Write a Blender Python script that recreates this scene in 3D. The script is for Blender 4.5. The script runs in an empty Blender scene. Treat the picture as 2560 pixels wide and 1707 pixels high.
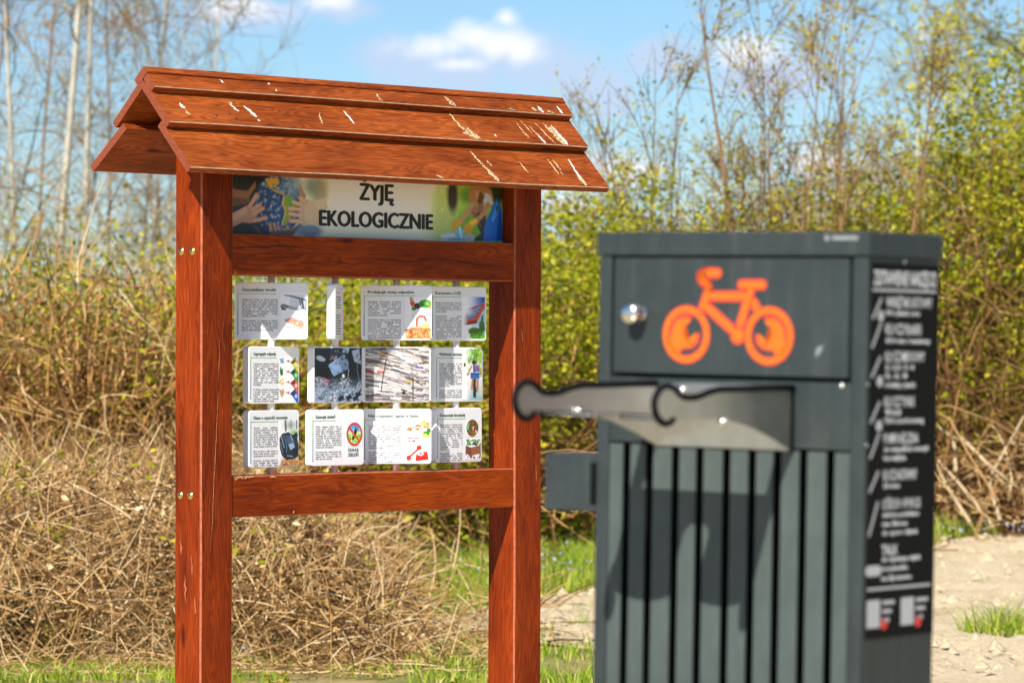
import bpy, bmesh, math, random
import numpy as np
from mathutils import Vector, Matrix, Euler
R = math.radians
rng = np.random.default_rng(7)
random.seed(7)
S = bpy.context.scene
COL = S.collection
HC = 1.40                      # camera height
# ------------------------------------------------------------------ camera
cam_d = bpy.data.cameras.new("camera"); cam = bpy.data.objects.new("camera", cam_d); COL.objects.link(cam)
cam.location = (0, 0, HC); cam.rotation_euler = (R(90) + 0.0017, 0, 0)
cam_d.sensor_width = 36.0; cam_d.lens = 123.75; cam_d.clip_start = 0.1; cam_d.clip_end = 2000
cam_d.dof.use_dof = True; cam_d.dof.focus_distance = 10.6; cam_d.dof.aperture_fstop = 6.8; cam_d.dof.aperture_blades = 0
S.camera = cam
# ------------------------------------------------------------------ light
EL, AZ = R(42.3), R(23.4)
sdir = Vector((-math.sin(AZ) * math.cos(EL), -math.cos(AZ) * math.cos(EL), math.sin(EL)))
sun_d = bpy.data.lights.new("sun", 'SUN'); sun_d.energy = 5.0; sun_d.angle = R(0.53); sun_d.color = (1.0, 0.95, 0.87)
sun = bpy.data.objects.new("sun", sun_d); COL.objects.link(sun)
sun.rotation_euler = sdir.to_track_quat('Z', 'Y').to_euler(); sun.location = sdir * 60
S.view_settings.view_transform = 'Standard'; S.view_settings.look = 'None'
S.view_settings.gamma = 1.0; S.view_settings.exposure = 0.62; S.view_settings.use_curve_mapping = False
S.render.engine = 'CYCLES'; S.cycles.use_denoising = True; S.cycles.max_bounces = 7
S.cycles.use_adaptive_sampling = True; S.cycles.adaptive_threshold = 0.02
S.cycles.sample_clamp_indirect = 6.0


class NT:
    """tiny node helper"""
    def __init__(s, tree): s.t = tree; s.n = tree.nodes; s.l = tree.links
    def add(s, typ, ins=None, **kw):
        n = s.n.new(typ)
        for k, v in kw.items(): setattr(n, k, v)
        for k, v in (ins or {}).items():
            if hasattr(v, 'is_output') or hasattr(v, 'links'): s.l.new(v, n.inputs[k])
            else: n.inputs[k].default_value = v
        return n
    def math(s, op, a, b=0.0, c=None, clamp=False):
        n = s.n.new('ShaderNodeMath'); n.operation = op; n.use_clamp = clamp
        for i, v in enumerate((a, b) if c is None else (a, b, c)):
            if hasattr(v, 'links'): s.l.new(v, n.inputs[i])
            else: n.inputs[i].default_value = v
        return n.outputs[0]
    def mix(s, f, a, b, mode='MIX'):
        n = s.n.new('ShaderNodeMix'); n.data_type = 'RGBA'; n.blend_type = mode
        for i, v in ((0, f), (6, a), (7, b)):
            if hasattr(v, 'links'): s.l.new(v, n.inputs[i])
            else: n.inputs[i].default_value = v if i == 0 else (tuple(v) + (1,))[:4]
        return n.outputs[2]
    def ramp(s, f, stops, interp='LINEAR'):
        n = s.n.new('ShaderNodeValToRGB'); n.color_ramp.interpolation = interp
        e = n.color_ramp.elements
        while len(e) < len(stops): e.new(0.5)
        for k, (p, c) in zip(e, stops):
            k.position = p; k.color = (tuple(c) + (1,))[:4] if hasattr(c, '__len__') else (c, c, c, 1)
        s.l.new(f, n.inputs[0]); return n.outputs[0]
    def noise(s, vec, scale, detail=4, rough=0.55, dist=0.0):
        n = s.n.new('ShaderNodeTexNoise'); n.inputs['Scale'].default_value = scale; n.inputs['Detail'].default_value = detail
        n.inputs['Roughness'].default_value = rough; n.inputs['Distortion'].default_value = dist
        if vec is not None: s.l.new(vec, n.inputs['Vector'])
        return n.outputs[0]


# ------------------------------------------------------------------ sky
world = bpy.data.worlds.new("World"); S.world = world; world.use_nodes = True
w = NT(world.node_tree); w.n.clear()
sky = w.add('ShaderNodeTexSky', sky_type='NISHITA'); sky.sun_disc = False
sky.sun_elevation = EL; sky.sun_rotation = R(180 + 23.4); sky.altitude = 200; sky.air_density = 1.0; sky.dust_density = 0.35; sky.ozone_density = 3.0
tc = w.add('ShaderNodeTexCoord'); sep = w.add('ShaderNodeSeparateXYZ', {0: tc.outputs['Generated']})
yy = w.math('MAXIMUM', sep.outputs[1], 0.02)
ax = w.math('DIVIDE', sep.outputs[0], yy); az_ = w.math('DIVIDE', sep.outputs[2], yy)
tan = w.add('ShaderNodeCombineXYZ', {0: ax, 1: az_}).outputs[0]
nz = w.noise(tan, 55, 5, 0.6); nz2 = w.noise(tan, 22, 3, 0.5)
gen = w.noise(tc.outputs['Generated'], 2.2, 6, 0.6)
def px(x, y): return ((x - 1280) / 8800.0, (868 - y) / 8800.0)
def blobs(lst, k, lo, hi):
    best = None
    for (x, y, rx, ry) in lst:
        c = px(x, y)
        d = w.add('ShaderNodeVectorMath', {0: tan, 1: (c[0], c[1], 0)}, operation='SUBTRACT').outputs[0]
        d = w.add('ShaderNodeVectorMath', {0: d, 1: (8800 / rx, 8800 / ry, 1)}, operation='MULTIPLY').outputs[0]
        l = w.add('ShaderNodeVectorMath', {0: d}, operation='LENGTH').outputs['Value']
        v = w.math('SUBTRACT', 1.0, l)
        best = v if best is None else w.math('MAXIMUM', best, v)
    v = w.math('ADD', best, w.math('MULTIPLY', w.math('SUBTRACT', nz, 0.5), k))
    return w.ramp(v, [(lo, 0.0), (hi, 1.0)], 'EASE')
grey = blobs([(1130, 170, 340, 120), (1330, 160, 260, 125), (1450, 210, 190, 95), (1010, 140, 210, 85), (1510, 250, 120, 70), (620, 30, 240, 65), (860, 20, 150, 50), (1950, 190, 220, 95), (1650, 150, 140, 80)], 1.5, 0.05, 0.75)
white = blobs([(1245, 105, 120, 72), (1305, 125, 90, 66), (1090, 118, 170, 52), (1190, 95, 130, 62), (1265, 45, 52, 40), (600, 15, 160, 50), (830, 0, 100, 36), (1150, 160, 110, 30), (1890, 125, 130, 60), (1400, 520, 150, 85), (1560, 430, 200, 60), (2050, 400, 160, 60)], 1.7, 0.02, 1.0)
far_c = w.ramp(w.math('MULTIPLY', w.math('SUBTRACT', gen, 0.5), 2.0), [(0.22, 0.0), (0.5, 1.0)])
front = w.math('GREATER_THAN', sep.outputs[1], 0.05)
tint = w.mix(1.0, sky.outputs[0], (0.72, 0.90, 1.06), 'MULTIPLY')
c = w.mix(w.math('MULTIPLY', far_c, 0.35), tint, (8.0, 8.4, 9.0))
c = w.mix(w.math('MULTIPLY', w.math('MULTIPLY', grey, front), 0.9), c, (5.0, 6.2, 8.2))
c = w.mix(w.math('MULTIPLY', w.math('MULTIPLY', white, front), 0.9), c, (9.0, 9.1, 9.4))
bg = w.add('ShaderNodeBackground', {0: c, 1: 0.076}); out = w.add('ShaderNodeOutputWorld'); w.l.new(bg.outputs[0], out.inputs[0])


# ------------------------------------------------------------------ materials
def srgb(hexs):
    v = [int(hexs[i:i + 2], 16) / 255 for i in (0, 2, 4)]
    return tuple(x / 12.92 if x <= 0.04045 else ((x + 0.055) / 1.055) ** 2.4 for x in v)
def newmat(name):
    m = bpy.data.materials.new(name); m.use_nodes = True; nt = NT(m.node_tree); nt.n.clear()
    o = nt.add('ShaderNodeOutputMaterial'); p = nt.add('ShaderNodeBsdfPrincipled'); nt.l.new(p.outputs[0], o.inputs[0])
    return m, nt, p, o
def plain(name, col, rough=0.5, metal=0.0, var=0.0, vscale=20, bump=0.0, bscale=200, coat=0.0):
    m, nt, p, o = newmat(name)
    p.inputs['Roughness'].default_value = rough; p.inputs['Metallic'].default_value = metal
    tcn = nt.add('ShaderNodeTexCoord')
    if var:
        n = nt.noise(tcn.outputs['Object'], vscale, 6, 0.65)
        nt.l.new(nt.mix(nt.ramp(n, [(0.3, 0), (0.7, 1)]), [x * (1 - var) for x in col], [min(1, x * (1 + var)) for x in col]), p.inputs['Base Color'])
        nt.l.new(nt.math('ADD', rough - 0.1, nt.math('MULTIPLY', n, 0.2)), p.inputs['Roughness'])
    else: p.inputs['Base Color'].default_value = tuple(col) + (1,)
    if bump:
        b = nt.add('ShaderNodeBump', {'Strength': bump, 'Distance': 0.002, 'Height': nt.noise(tcn.outputs['Object'], bscale, 3)})
        nt.l.new(b.outputs[0], p.inputs['Normal'])
    if name in ('black_label', 'unlit_inside', 'black_rubber'): p.inputs['Specular IOR Level'].default_value = 0.1
    if name.startswith('anthracite'): p.inputs['Specular IOR Level'].default_value = 0.3
    if coat: p.inputs['Coat Weight'].default_value = coat
    return m
def wood(name, dark, light, knot=1.0, fade=None):
    m, nt, p, o = newmat(name)
    tcn = nt.add('ShaderNodeTexCoord'); oi = nt.add('ShaderNodeObjectInfo')
    off = nt.add('ShaderNodeVectorMath', {0: tcn.outputs['Object'], 1: nt.add('ShaderNodeVectorMath', {0: (37.0, 11.0, 23.0), 3: oi.outputs['Random']}, operation='SCALE').outputs[0]}, operation='ADD').outputs[0]
    a = nt.add('ShaderNodeMapping', {0: off, 3: (1.1, 9, 9)}).outputs[0]
    warp = nt.noise(a, 1.5, 3, 0.5)
    big = nt.noise(nt.add('ShaderNodeMapping', {0: off, 3: (2.0, 7, 7)}).outputs[0], 2.0, 4, 0.6, 0.6)
    wv = nt.add('ShaderNodeVectorMath', {0: nt.add('ShaderNodeMapping', {0: off, 3: (0.5, 26, 26)}).outputs[0], 1: nt.add('ShaderNodeCombineXYZ', {0: 0.0, 1: nt.math('MULTIPLY', warp, 5.0 * knot), 2: nt.math('MULTIPLY', warp, 5.0 * knot)}).outputs[0]}, operation='ADD').outputs[0]
    wave = nt.add('ShaderNodeTexWave', {0: wv, 1: 1.1, 2: 2.0, 3: 3, 4: 1.4}, wave_type='BANDS', bands_direction='DIAGONAL').outputs[1]
    fine = nt.noise(nt.add('ShaderNodeMapping', {0: off, 3: (2.5, 210, 210)}).outputs[0], 1.0, 3, 0.7)
    pore = nt.noise(nt.add('ShaderNodeMapping', {0: off, 3: (14, 420, 420)}).outputs[0], 1.0, 2, 0.6)
    g = nt.math('ADD', nt.math('MULTIPLY', wave, 0.20), nt.math('ADD', nt.math('MULTIPLY', big, 0.45), nt.math('MULTIPLY', fine, 0.45)))
    mid = [(x + y) / 2 for x, y in zip(dark, light)]
    col = nt.ramp(g, [(0.28, dark), (0.54, mid), (0.78, light)])
    col = nt.mix(nt.ramp(pore, [(0.30, 0.75), (0.42, 0.0)]), col, [x * 0.42 for x in dark])
    vary = nt.noise(nt.add('ShaderNodeMapping', {0: off, 3: (1.3, 5, 5)}).outputs[0], 1.6, 4, 0.6)
    col = nt.mix(0.9, col, nt.ramp(vary, [(.28, (.50, .42, .38)), (.50, (.92, .90, .88)), (.72, (1.22, 1.28, 1.45))]), 'MULTIPLY')
    kn = nt.add('ShaderNodeTexVoronoi', {0: nt.add('ShaderNodeMapping', {0: off, 3: (2.6, 11, 11)}).outputs[0], 2: 1.0}).outputs[0]
    col = nt.mix(nt.ramp(kn, [(.05, .85), (.12, 0.0)]), col, [x * 0.35 for x in dark])
    scuff = nt.ramp(nt.noise(off, 9, 8, 0.75), [(0.62, 0.0), (0.80, 0.55)])
    col = nt.mix(scuff, col, [min(1, x * 1.5 + 0.05) for x in light])
    nt.l.new(col, p.inputs['Base Color'])
    nt.l.new(nt.math('ADD', 0.36, nt.math('MULTIPLY', fine, 0.3)), p.inputs['Roughness'])
    p.inputs['Specular IOR Level'].default_value = 0.12
    bp = nt.add('ShaderNodeBump', {'Strength': 0.35, 'Distance': 0.0015, 'Height': nt.math('ADD', nt.math('MULTIPLY', fine, 0.7), nt.math('MULTIPLY', wave, 0.5))})
    nt.l.new(bp.outputs[0], p.inputs['Normal'])
    return m
def island(name, stops, rough=0.6, trans=0.0, zs=None):
    """colour differs from piece to piece (random per mesh island)"""
    m, nt, p, o = newmat(name)
    ge = nt.add('ShaderNodeNewGeometry')
    col = nt.ramp(ge.outputs['Random Per Island'], stops)
    nt.l.new(col, p.inputs['Base Color']); p.inputs['Roughness'].default_value = rough; p.inputs['Specular IOR Level'].default_value = 0.25
    if trans:
        tr = nt.add('ShaderNodeBsdfTranslucent', {0: nt.mix(0.5, col, (0.5, 0.6, 0.02), 'MULTIPLY') if False else col})
        mx = nt.add('ShaderNodeMixShader', {0: trans, 1: p.outputs[0], 2: tr.outputs[0]}); nt.l.new(mx.outputs[0], o.inputs[0])
    return m
M = {}
M['wood'] = wood('stained_pine', (0.115, 0.011, 0.0010), (0.31, 0.043, 0.0032))
M['rail_wood'] = wood('stained_rail_pine', (0.165, 0.017, 0.0008), (0.40, 0.064, 0.0030))
M['roof'] = wood('stained_roof_board', (0.13, 0.021, 0.0032), (0.44, 0.102, 0.018), 1.2)
M['endgrain'] = plain('end_grain', (0.22, 0.045, 0.014), 0.65, var=0.35, vscale=120, bump=0.4, bscale=300)
M['worn'] = plain('worn_edge', (0.38, 0.10, 0.040), 0.7, var=0.45, vscale=35)
M['worn_roof'] = plain('weathered_edge', (0.60, 0.40, 0.24), 0.75, var=0.45, vscale=28)
M['bare'] = plain('bare_wood', (0.62, 0.36, 0.16), 0.75, var=0.3, vscale=150)
M['crack'] = plain('crack_shadow', (0.03, 0.010, 0.005), 0.9)
def metal(name, col, rough, dust):
    m, nt, p, o = newmat(name); t = nt.add('ShaderNodeTexCoord').outputs['Object']
    st = nt.noise(nt.add('ShaderNodeMapping', {0: t, 3: (38, 38, 1.6)}).outputs[0], 1.0, 5, .65); cl = nt.noise(t, 7, 6, .65); sp = nt.noise(t, 160, 3, .6)
    c0 = nt.mix(nt.ramp(cl, [(.35, 0), (.68, 1)]), [x * .84 for x in col], [x * 1.18 for x in col])
    f = nt.math('ADD', nt.math('MULTIPLY', nt.ramp(st, [(.52, 0), (.78, 1)]), .32), nt.math('MULTIPLY', nt.ramp(sp, [(.63, 0), (.74, 1)]), .35))
    nt.l.new(nt.mix(nt.math('MULTIPLY', f, dust), c0, (.20, .20, .175)), p.inputs['Base Color'])
    nt.l.new(nt.math('ADD', rough - .12, nt.math('MULTIPLY', cl, .3)), p.inputs['Roughness']); p.inputs['Specular IOR Level'].default_value = .35
    nt.l.new(nt.add('ShaderNodeBump', {'Strength': .15, 'Distance': .001, 'Height': nt.noise(t, 700, 2)}).outputs[0], p.inputs['Normal']); return m
M['dropping'] = plain('bird_dropping', (0.62, 0.45, 0.23), 0.9, var=0.5, vscale=160, bump=0.5, bscale=400)
M['dropping_white'] = plain('bird_dropping_white', (0.82, 0.78, 0.68), 0.85, var=0.2, vscale=120, bump=0.4, bscale=400)
M['brass'] = plain('zinc_brass', (0.72, 0.55, 0.22), 0.28, 1.0, var=0.25, vscale=150)
M['white'] = plain('white_plastic', (0.90, 0.90, 0.905), 0.38, var=0.02, vscale=30)
M['rod'] = plain('white_rod', (0.74, 0.72, 0.66), 0.42, var=0.06, vscale=50)
M['ink'] = plain('black_ink', (0.012, 0.012, 0.012), 0.5)
M['ink_green'] = plain('green_ink', (0.006, 0.10, 0.055), 0.5)
M['ink_blue'] = plain('blue_ink', (0.01, 0.09, 0.28), 0.5)
M['ink_lime'] = plain('lime_ink', (0.10, 0.40, 0.03), 0.5)
M['metal'] = metal('anthracite_powder_coat', (0.028, 0.037, 0.038), 0.42, .45)
M['slat'] = metal('anthracite_slat', (0.062, 0.080, 0.075), 0.45, .5)
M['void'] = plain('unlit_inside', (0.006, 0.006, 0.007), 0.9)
M['label'] = plain('black_label', (0.006, 0.006, 0.0055), 0.6)
M['label_white'] = plain('label_white', (0.84, 0.85, 0.84), 0.5)
M['label_grey'] = plain('label_grey', (0.50, 0.51, 0.51), 0.5)
M['label_red'] = plain('label_red', (0.75, 0.04, 0.03), 0.5)
M['orange'] = plain('orange_vinyl', (0.64, 0.130, 0.006), 0.45)
M['red_orange'] = plain('red_orange_vinyl', (0.60, 0.050, 0.022), 0.45)
M['steel'] = plain('brushed_steel', (0.62, 0.59, 0.54), 0.33, 1.0, var=0.08, vscale=25)
M['chrome'] = plain('chrome', (0.80, 0.77, 0.72), 0.22, 1.0)
M['faint_mark'] = plain('faint_grey_mark', (0.22, 0.24, 0.24), 0.6, var=.3, vscale=200)
M['rubber'] = plain('black_rubber', (0.008, 0.008, 0.009), 0.75)


def patchy(m, lo, hi, scale):
    """flaked edges: the thin layer is missing where the noise is low"""
    nt = NT(m.node_tree); o = [n for n in nt.n if n.type == 'OUTPUT_MATERIAL'][0]; p = [n for n in nt.n if n.type == 'BSDF_PRINCIPLED'][0]
    t = nt.add('ShaderNodeTexCoord').outputs['Object']; f = nt.ramp(nt.noise(t, scale, 5, .7), [(lo, 0), (hi, 1)])
    mx = nt.add('ShaderNodeMixShader', {0: f, 1: nt.add('ShaderNodeBsdfTransparent').outputs[0], 2: p.outputs[0]}); nt.l.new(mx.outputs[0], o.inputs[0])
patchy(M['dropping'], .40, .52, 190); patchy(M['dropping_white'], .34, .42, 150); patchy(M['bare'], .36, .48, 170)
# ------------------------------------------------------------------ mesh helpers
def tag(o, label=None, cat=None, group=None, kind=None):
    if label: o['label'] = label
    if cat: o['category'] = cat
    if group: o['group'] = group
    if kind: o['kind'] = kind
    return o
def empty(name, loc, rot=(0, 0, 0)):
    o = bpy.data.objects.new(name, None); COL.objects.link(o); o.location = loc; o.rotation_euler = rot; o.empty_display_size = 0.1
    return o
def link(name, me, mats, parent=None, loc=(0, 0, 0), rot=(0, 0, 0), smooth=False):
    for m in (mats if isinstance(mats, (list, tuple)) else [mats]): me.materials.append(M[m] if isinstance(m, str) else m)
    o = bpy.data.objects.new(name, me); COL.objects.link(o); o.parent = parent; o.location = loc; o.rotation_euler = rot
    if smooth: me.polygons.foreach_set('use_smooth', [True] * len(me.polygons))
    return o
def pym(name, v, f, mats, parent=None, loc=(0, 0, 0), rot=(0, 0, 0), smooth=False, idx=None):
    me = bpy.data.meshes.new(name); me.from_pydata([tuple(map(float, p)) for p in v], [], [tuple(map(int, q)) for q in f])
    if idx is not None: me.polygons.foreach_set('material_index', idx)
    me.update(); return link(name, me, mats, parent, loc, rot, smooth)
def bmo(name, bm, mats, parent=None, loc=(0, 0, 0), rot=(0, 0, 0), smooth=False):
    bmesh.ops.recalc_face_normals(bm, faces=bm.faces)
    me = bpy.data.meshes.new(name); bm.to_mesh(me); bm.free(); return link(name, me, mats, parent, loc, rot, smooth)
def npm(name, V, F, mats, parent=None, smooth=False):
    """fast mesh from arrays; F is (n,k)"""
    me = bpy.data.meshes.new(name); V = np.asarray(V, np.float32); F = np.asarray(F, np.int32); k = F.shape[1]
    me.vertices.add(len(V)); me.vertices.foreach_set('co', V.ravel())
    me.loops.add(F.size); me.loops.foreach_set('vertex_index', F.ravel())
    me.polygons.add(len(F)); me.polygons.foreach_set('loop_start', np.arange(0, F.size, k, dtype=np.int32))
    if smooth: me.polygons.foreach_set('use_smooth', np.ones(len(F), bool))
    me.update(calc_edges=True); return link(name, me, mats, parent)
def box(name, x0, x1, y0, y1, z0, z1, mats, parent=None, bev=0.0, seg=2, smooth=False):
    """origin at the box centre so that texture coordinates stay local"""
    cx, cy, cz = (x0 + x1) / 2, (y0 + y1) / 2, (z0 + z1) / 2
    bm = bmesh.new(); bmesh.ops.create_cube(bm, size=1.0)
    bmesh.ops.scale(bm, vec=(x1 - x0, y1 - y0, z1 - z0), verts=bm.verts)
    if bev: bmesh.ops.bevel(bm, geom=bm.edges[:], offset=bev, segments=seg, affect='EDGES', profile=0.7)
    return bmo(name, bm, mats, parent, (cx, cy, cz), smooth=smooth)
def prism(name, L, sec, idx, mats, parent, loc, rot, nseg=16, wob=0.0, seed=0, xoff=0.0, bow=0.0):
    """board along local x with a cross-section (y,z); idx = material of each side"""
    r = np.random.default_rng(seed); n = len(sec); V = []; F = []; I = []
    xs = np.linspace(-L / 2, L / 2, nseg + 1); ph = r.uniform(0, 6.28, 4)
    for x in xs:
        dy = wob * (math.sin(x * 5.1 + ph[0]) + 0.5 * math.sin(x * 13 + ph[1])); dz = wob * (math.sin(x * 4.3 + ph[2]) + 0.5 * math.sin(x * 11 + ph[3])) + bow * (1 - (2 * x / L) ** 2)
        for (a, b) in sec: V.append((x + xoff, a + dy, b + dz))
    for i in range(nseg):
        for j in range(n):
            k = (j + 1) % n; F.append((i * n + j, i * n + k, (i + 1) * n + k, (i + 1) * n + j)); I.append(idx[j])
    F.append(tuple(range(n - 1, -1, -1))); I.append(1); F.append(tuple(nseg * n + j for j in range(n))); I.append(1)
    bm = bmesh.new(); bv = [bm.verts.new(v) for v in V]
    for f, i in zip(F, I): q = bm.faces.new([bv[k] for k in f]); q.material_index = i
    return bmo(name, bm, mats, parent, loc, rot)
def rect_sec(y0, y1, z0, z1, c):
    """chamfered rectangle, 8 points; sides alternate long side / chamfer"""
    return [(y0 + c, z0), (y1 - c, z0), (y1, z0 + c), (y1, z1 - c), (y1 - c, z1), (y0 + c, z1), (y0, z1 - c), (y0, z0 + c)]
def flat(name, polys, y, mats, parent, idx=None):
    """flat print: polygons given as (x,z) lists lying at depth y, facing -y"""
    V = []; F = []
    for p in polys:
        F.append(tuple(range(len(V), len(V) + len(p)))); V += [(a, y, b) for a, b in p]
    bm = bmesh.new(); bv = [bm.verts.new(v) for v in V]
    for k, f in enumerate(F):
        try:
            q = bm.faces.new([bv[i] for i in f])
            if idx: q.material_index = idx[k]
        except ValueError: pass
    bmesh.ops.triangulate(bm, faces=[f for f in bm.faces if len(f.verts) > 4])
    return bmo(name, bm, mats, parent)
def stroke(pts, wd, cap=6):
    """outline of a thick polyline with round caps, as separate convex polygons"""
    out = []
    for (a, b) in zip(pts[:-1], pts[1:]):
        d = math.atan2(b[1] - a[1], b[0] - a[0]); p = []
        for i in range(cap + 1): t = d + math.pi / 2 + math.pi * i / cap; p.append((a[0] + wd / 2 * math.cos(t), a[1] + wd / 2 * math.sin(t)))
        for i in range(cap + 1): t = d - math.pi / 2 + math.pi * i / cap; p.append((b[0] + wd / 2 * math.cos(t), b[1] + wd / 2 * math.sin(t)))
        out.append(p)
    return out
def disc(cx, cz, r, n=28, rz=None): return [(cx + r * math.cos(6.28318 * i / n), cz + (rz or r) * math.sin(6.28318 * i / n)) for i in range(n)]
def text(name, body, size, x, y, z, mat, parent, sx=1.0, width=None, bold=0.0, align='LEFT', axis='x', line=1.0, res=1, shear=0.0, fat=0.0):
    cu = bpy.data.curves.new('t', 'FONT'); cu.body = body; cu.size = size; cu.resolution_u = res; cu.offset = bold; cu.space_line = line; cu.shear = shear
    if width: cu.text_boxes[0].width = width / sx; cu.align_x = 'JUSTIFY'
    else: cu.align_x = align
    ob = bpy.data.objects.new('t', cu); COL.objects.link(ob); bpy.context.view_layer.update()
    me = bpy.data.meshes.new_from_object(ob.evaluated_get(bpy.context.evaluated_depsgraph_get()))
    bpy.data.objects.remove(ob); bpy.data.curves.remove(cu)
    n = len(me.vertices); co = np.zeros(n * 3, np.float32); me.vertices.foreach_get('co', co); co = co.reshape(-1, 3)
    o = np.zeros_like(co)
    if axis == 'x': o[:, 0] = co[:, 0] * sx + x; o[:, 1] = y; o[:, 2] = co[:, 1] + z
    else: o[:, 0] = x; o[:, 1] = co[:, 0] * sx + y; o[:, 2] = co[:, 1] + z
    if fat:   # heavier strokes: the letters printed three times, shifted by a stroke's part
        fs = [tuple(p.vertices) for p in me.polygons]; V = []; F = []
        for k, (dx, dz) in enumerate(((-fat, 0), (fat, 0), (0, fat * .5), (0, -fat * .5))):
            q = o.copy(); q[:, 0 if axis == 'x' else 1] += dx; q[:, 2] += dz; q[:, 1 if axis == 'x' else 0] -= k * .00006 * (1 if axis == 'x' else -1)
            F += [tuple(i + len(V) for i in f) for f in fs]; V += [tuple(map(float, v)) for v in q]
        bpy.data.meshes.remove(me); me = bpy.data.meshes.new(name); me.from_pydata(V, [], F); me.update(); return link(name, me, mat, parent)
    me.vertices.foreach_set('co', o.ravel()); me.update(); me.name = name; me.materials.clear()
    return link(name, me, mat, parent)


class Pic:
    """a small painter: flat printed pictures are painted shape by shape and baked into point colours of a fine grid"""
    def __init__(s, W, H, asp, bg='ffffff', X=None, Y=None):
        s.W, s.H, s.asp = W, H, asp; S2 = 2
        gx, gy = np.meshgrid((np.arange(W * S2) + .5) / (W * S2), (np.arange(H * S2) + .5) / (H * S2))
        s.X, s.Y = gx, gy; s.A = np.ones((H * S2, W * S2, 3)) * np.array(srgb(bg))
        s.r = np.random.default_rng(W * 31 + H)
    def put(s, m, col, a=1.0):
        c = np.array(srgb(col)) if isinstance(col, str) else np.array(col); m = (m * a)[..., None]; s.A = s.A * (1 - m) + c * m
    def poly(s, pts, col, a=1.0):
        m = np.zeros(s.X.shape, bool); n = len(pts)
        for i in range(n):
            (x1, y1), (x2, y2) = pts[i], pts[(i + 1) % n]
            if y1 == y2: continue
            m ^= ((y1 > s.Y) != (y2 > s.Y)) & (s.X < (x2 - x1) * (s.Y - y1) / (y2 - y1) + x1)
        s.put(m.astype(float), col, a)
    def ell(s, cx, cy, rx, ry, col, rot=0.0, soft=0.0, a=1.0):
        dx, dy = (s.X - cx), (s.Y - cy); c, q = math.cos(rot), math.sin(rot)
        d = np.hypot((c * dx + q * dy) / rx, (-q * dx + c * dy) / ry)
        m = np.clip((1 + soft - d) / max(2 * soft, 1e-3), 0, 1) if soft else (d < 1).astype(float)
        s.put(m, col, a)
    def line(s, pts, wd, col, a=1.0):
        d = np.full(s.X.shape, 9e9)
        for (x1, y1), (x2, y2) in zip(pts[:-1], pts[1:]):
            ex, ey = (x2 - x1) * s.asp, y2 - y1; l = ex * ex + ey * ey + 1e-12
            t = np.clip((((s.X - x1) * s.asp) * ex + (s.Y - y1) * ey) / l, 0, 1)
            d = np.minimum(d, np.hypot((s.X - x1) * s.asp - t * ex, s.Y - y1 - t * ey))
        s.put((d < wd / 2).astype(float), col, a)
    def grad(s, col, f, a=1.0): s.put(np.clip(f(s.X, s.Y), 0, 1), col, a)
    def vn(s, fx, fy, seed):
        r = np.random.default_rng(seed); g = r.random((64, 64)); x, y = s.X * fx, s.Y * fy
        i, j = np.floor(x).astype(int), np.floor(y).astype(int); u, v = x - i, y - j; u = u * u * (3 - 2 * u); v = v * v * (3 - 2 * v)
        q = lambda a, b: g[a % 64, b % 64]
        return (q(i, j) * (1 - u) + q(i + 1, j) * u) * (1 - v) + (q(i, j + 1) * (1 - u) + q(i + 1, j + 1) * u) * v
    def speck(s, col, fx, fy, thr, seed, a=1.0, mask=None):
        m = np.clip((s.vn(fx, fy, seed) - thr) * 6, 0, 1)
        if mask is not None: m = m * mask
        s.put(m, col, a)
    def bake(s, name, x0, x1, z0, z1, y, parent):
        W, H = s.W, s.H; A = s.A.reshape(H, 2, W, 2, 3).mean((1, 3))
        xs = np.linspace(x0, x1, W); zs = np.linspace(z1, z0, H); gx, gz = np.meshgrid(xs, zs)
        V = np.stack([gx, np.full_like(gx, y), gz], -1).reshape(-1, 3)
        i = np.arange(W * H).reshape(H, W); F = np.stack([i[1:, :-1], i[1:, 1:], i[:-1, 1:], i[:-1, :-1]], -1).reshape(-1, 4)
        o = npm(name, V, F, 'print', parent)
        at = o.data.color_attributes.new('Col', 'FLOAT_COLOR', 'POINT')
        at.data.foreach_set('color', np.concatenate([A.reshape(-1, 3), np.ones((W * H, 1))], 1).astype(np.float32).ravel())
        return o
def print_mat():
    m, nt, p, o = newmat('printed_colours'); a = nt.add('ShaderNodeAttribute', attribute_name='Col')
    nt.l.new(a.outputs['Color'], p.inputs['Base Color']); p.inputs['Roughness'].default_value = 0.38; return m
M['print'] = print_mat()
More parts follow.
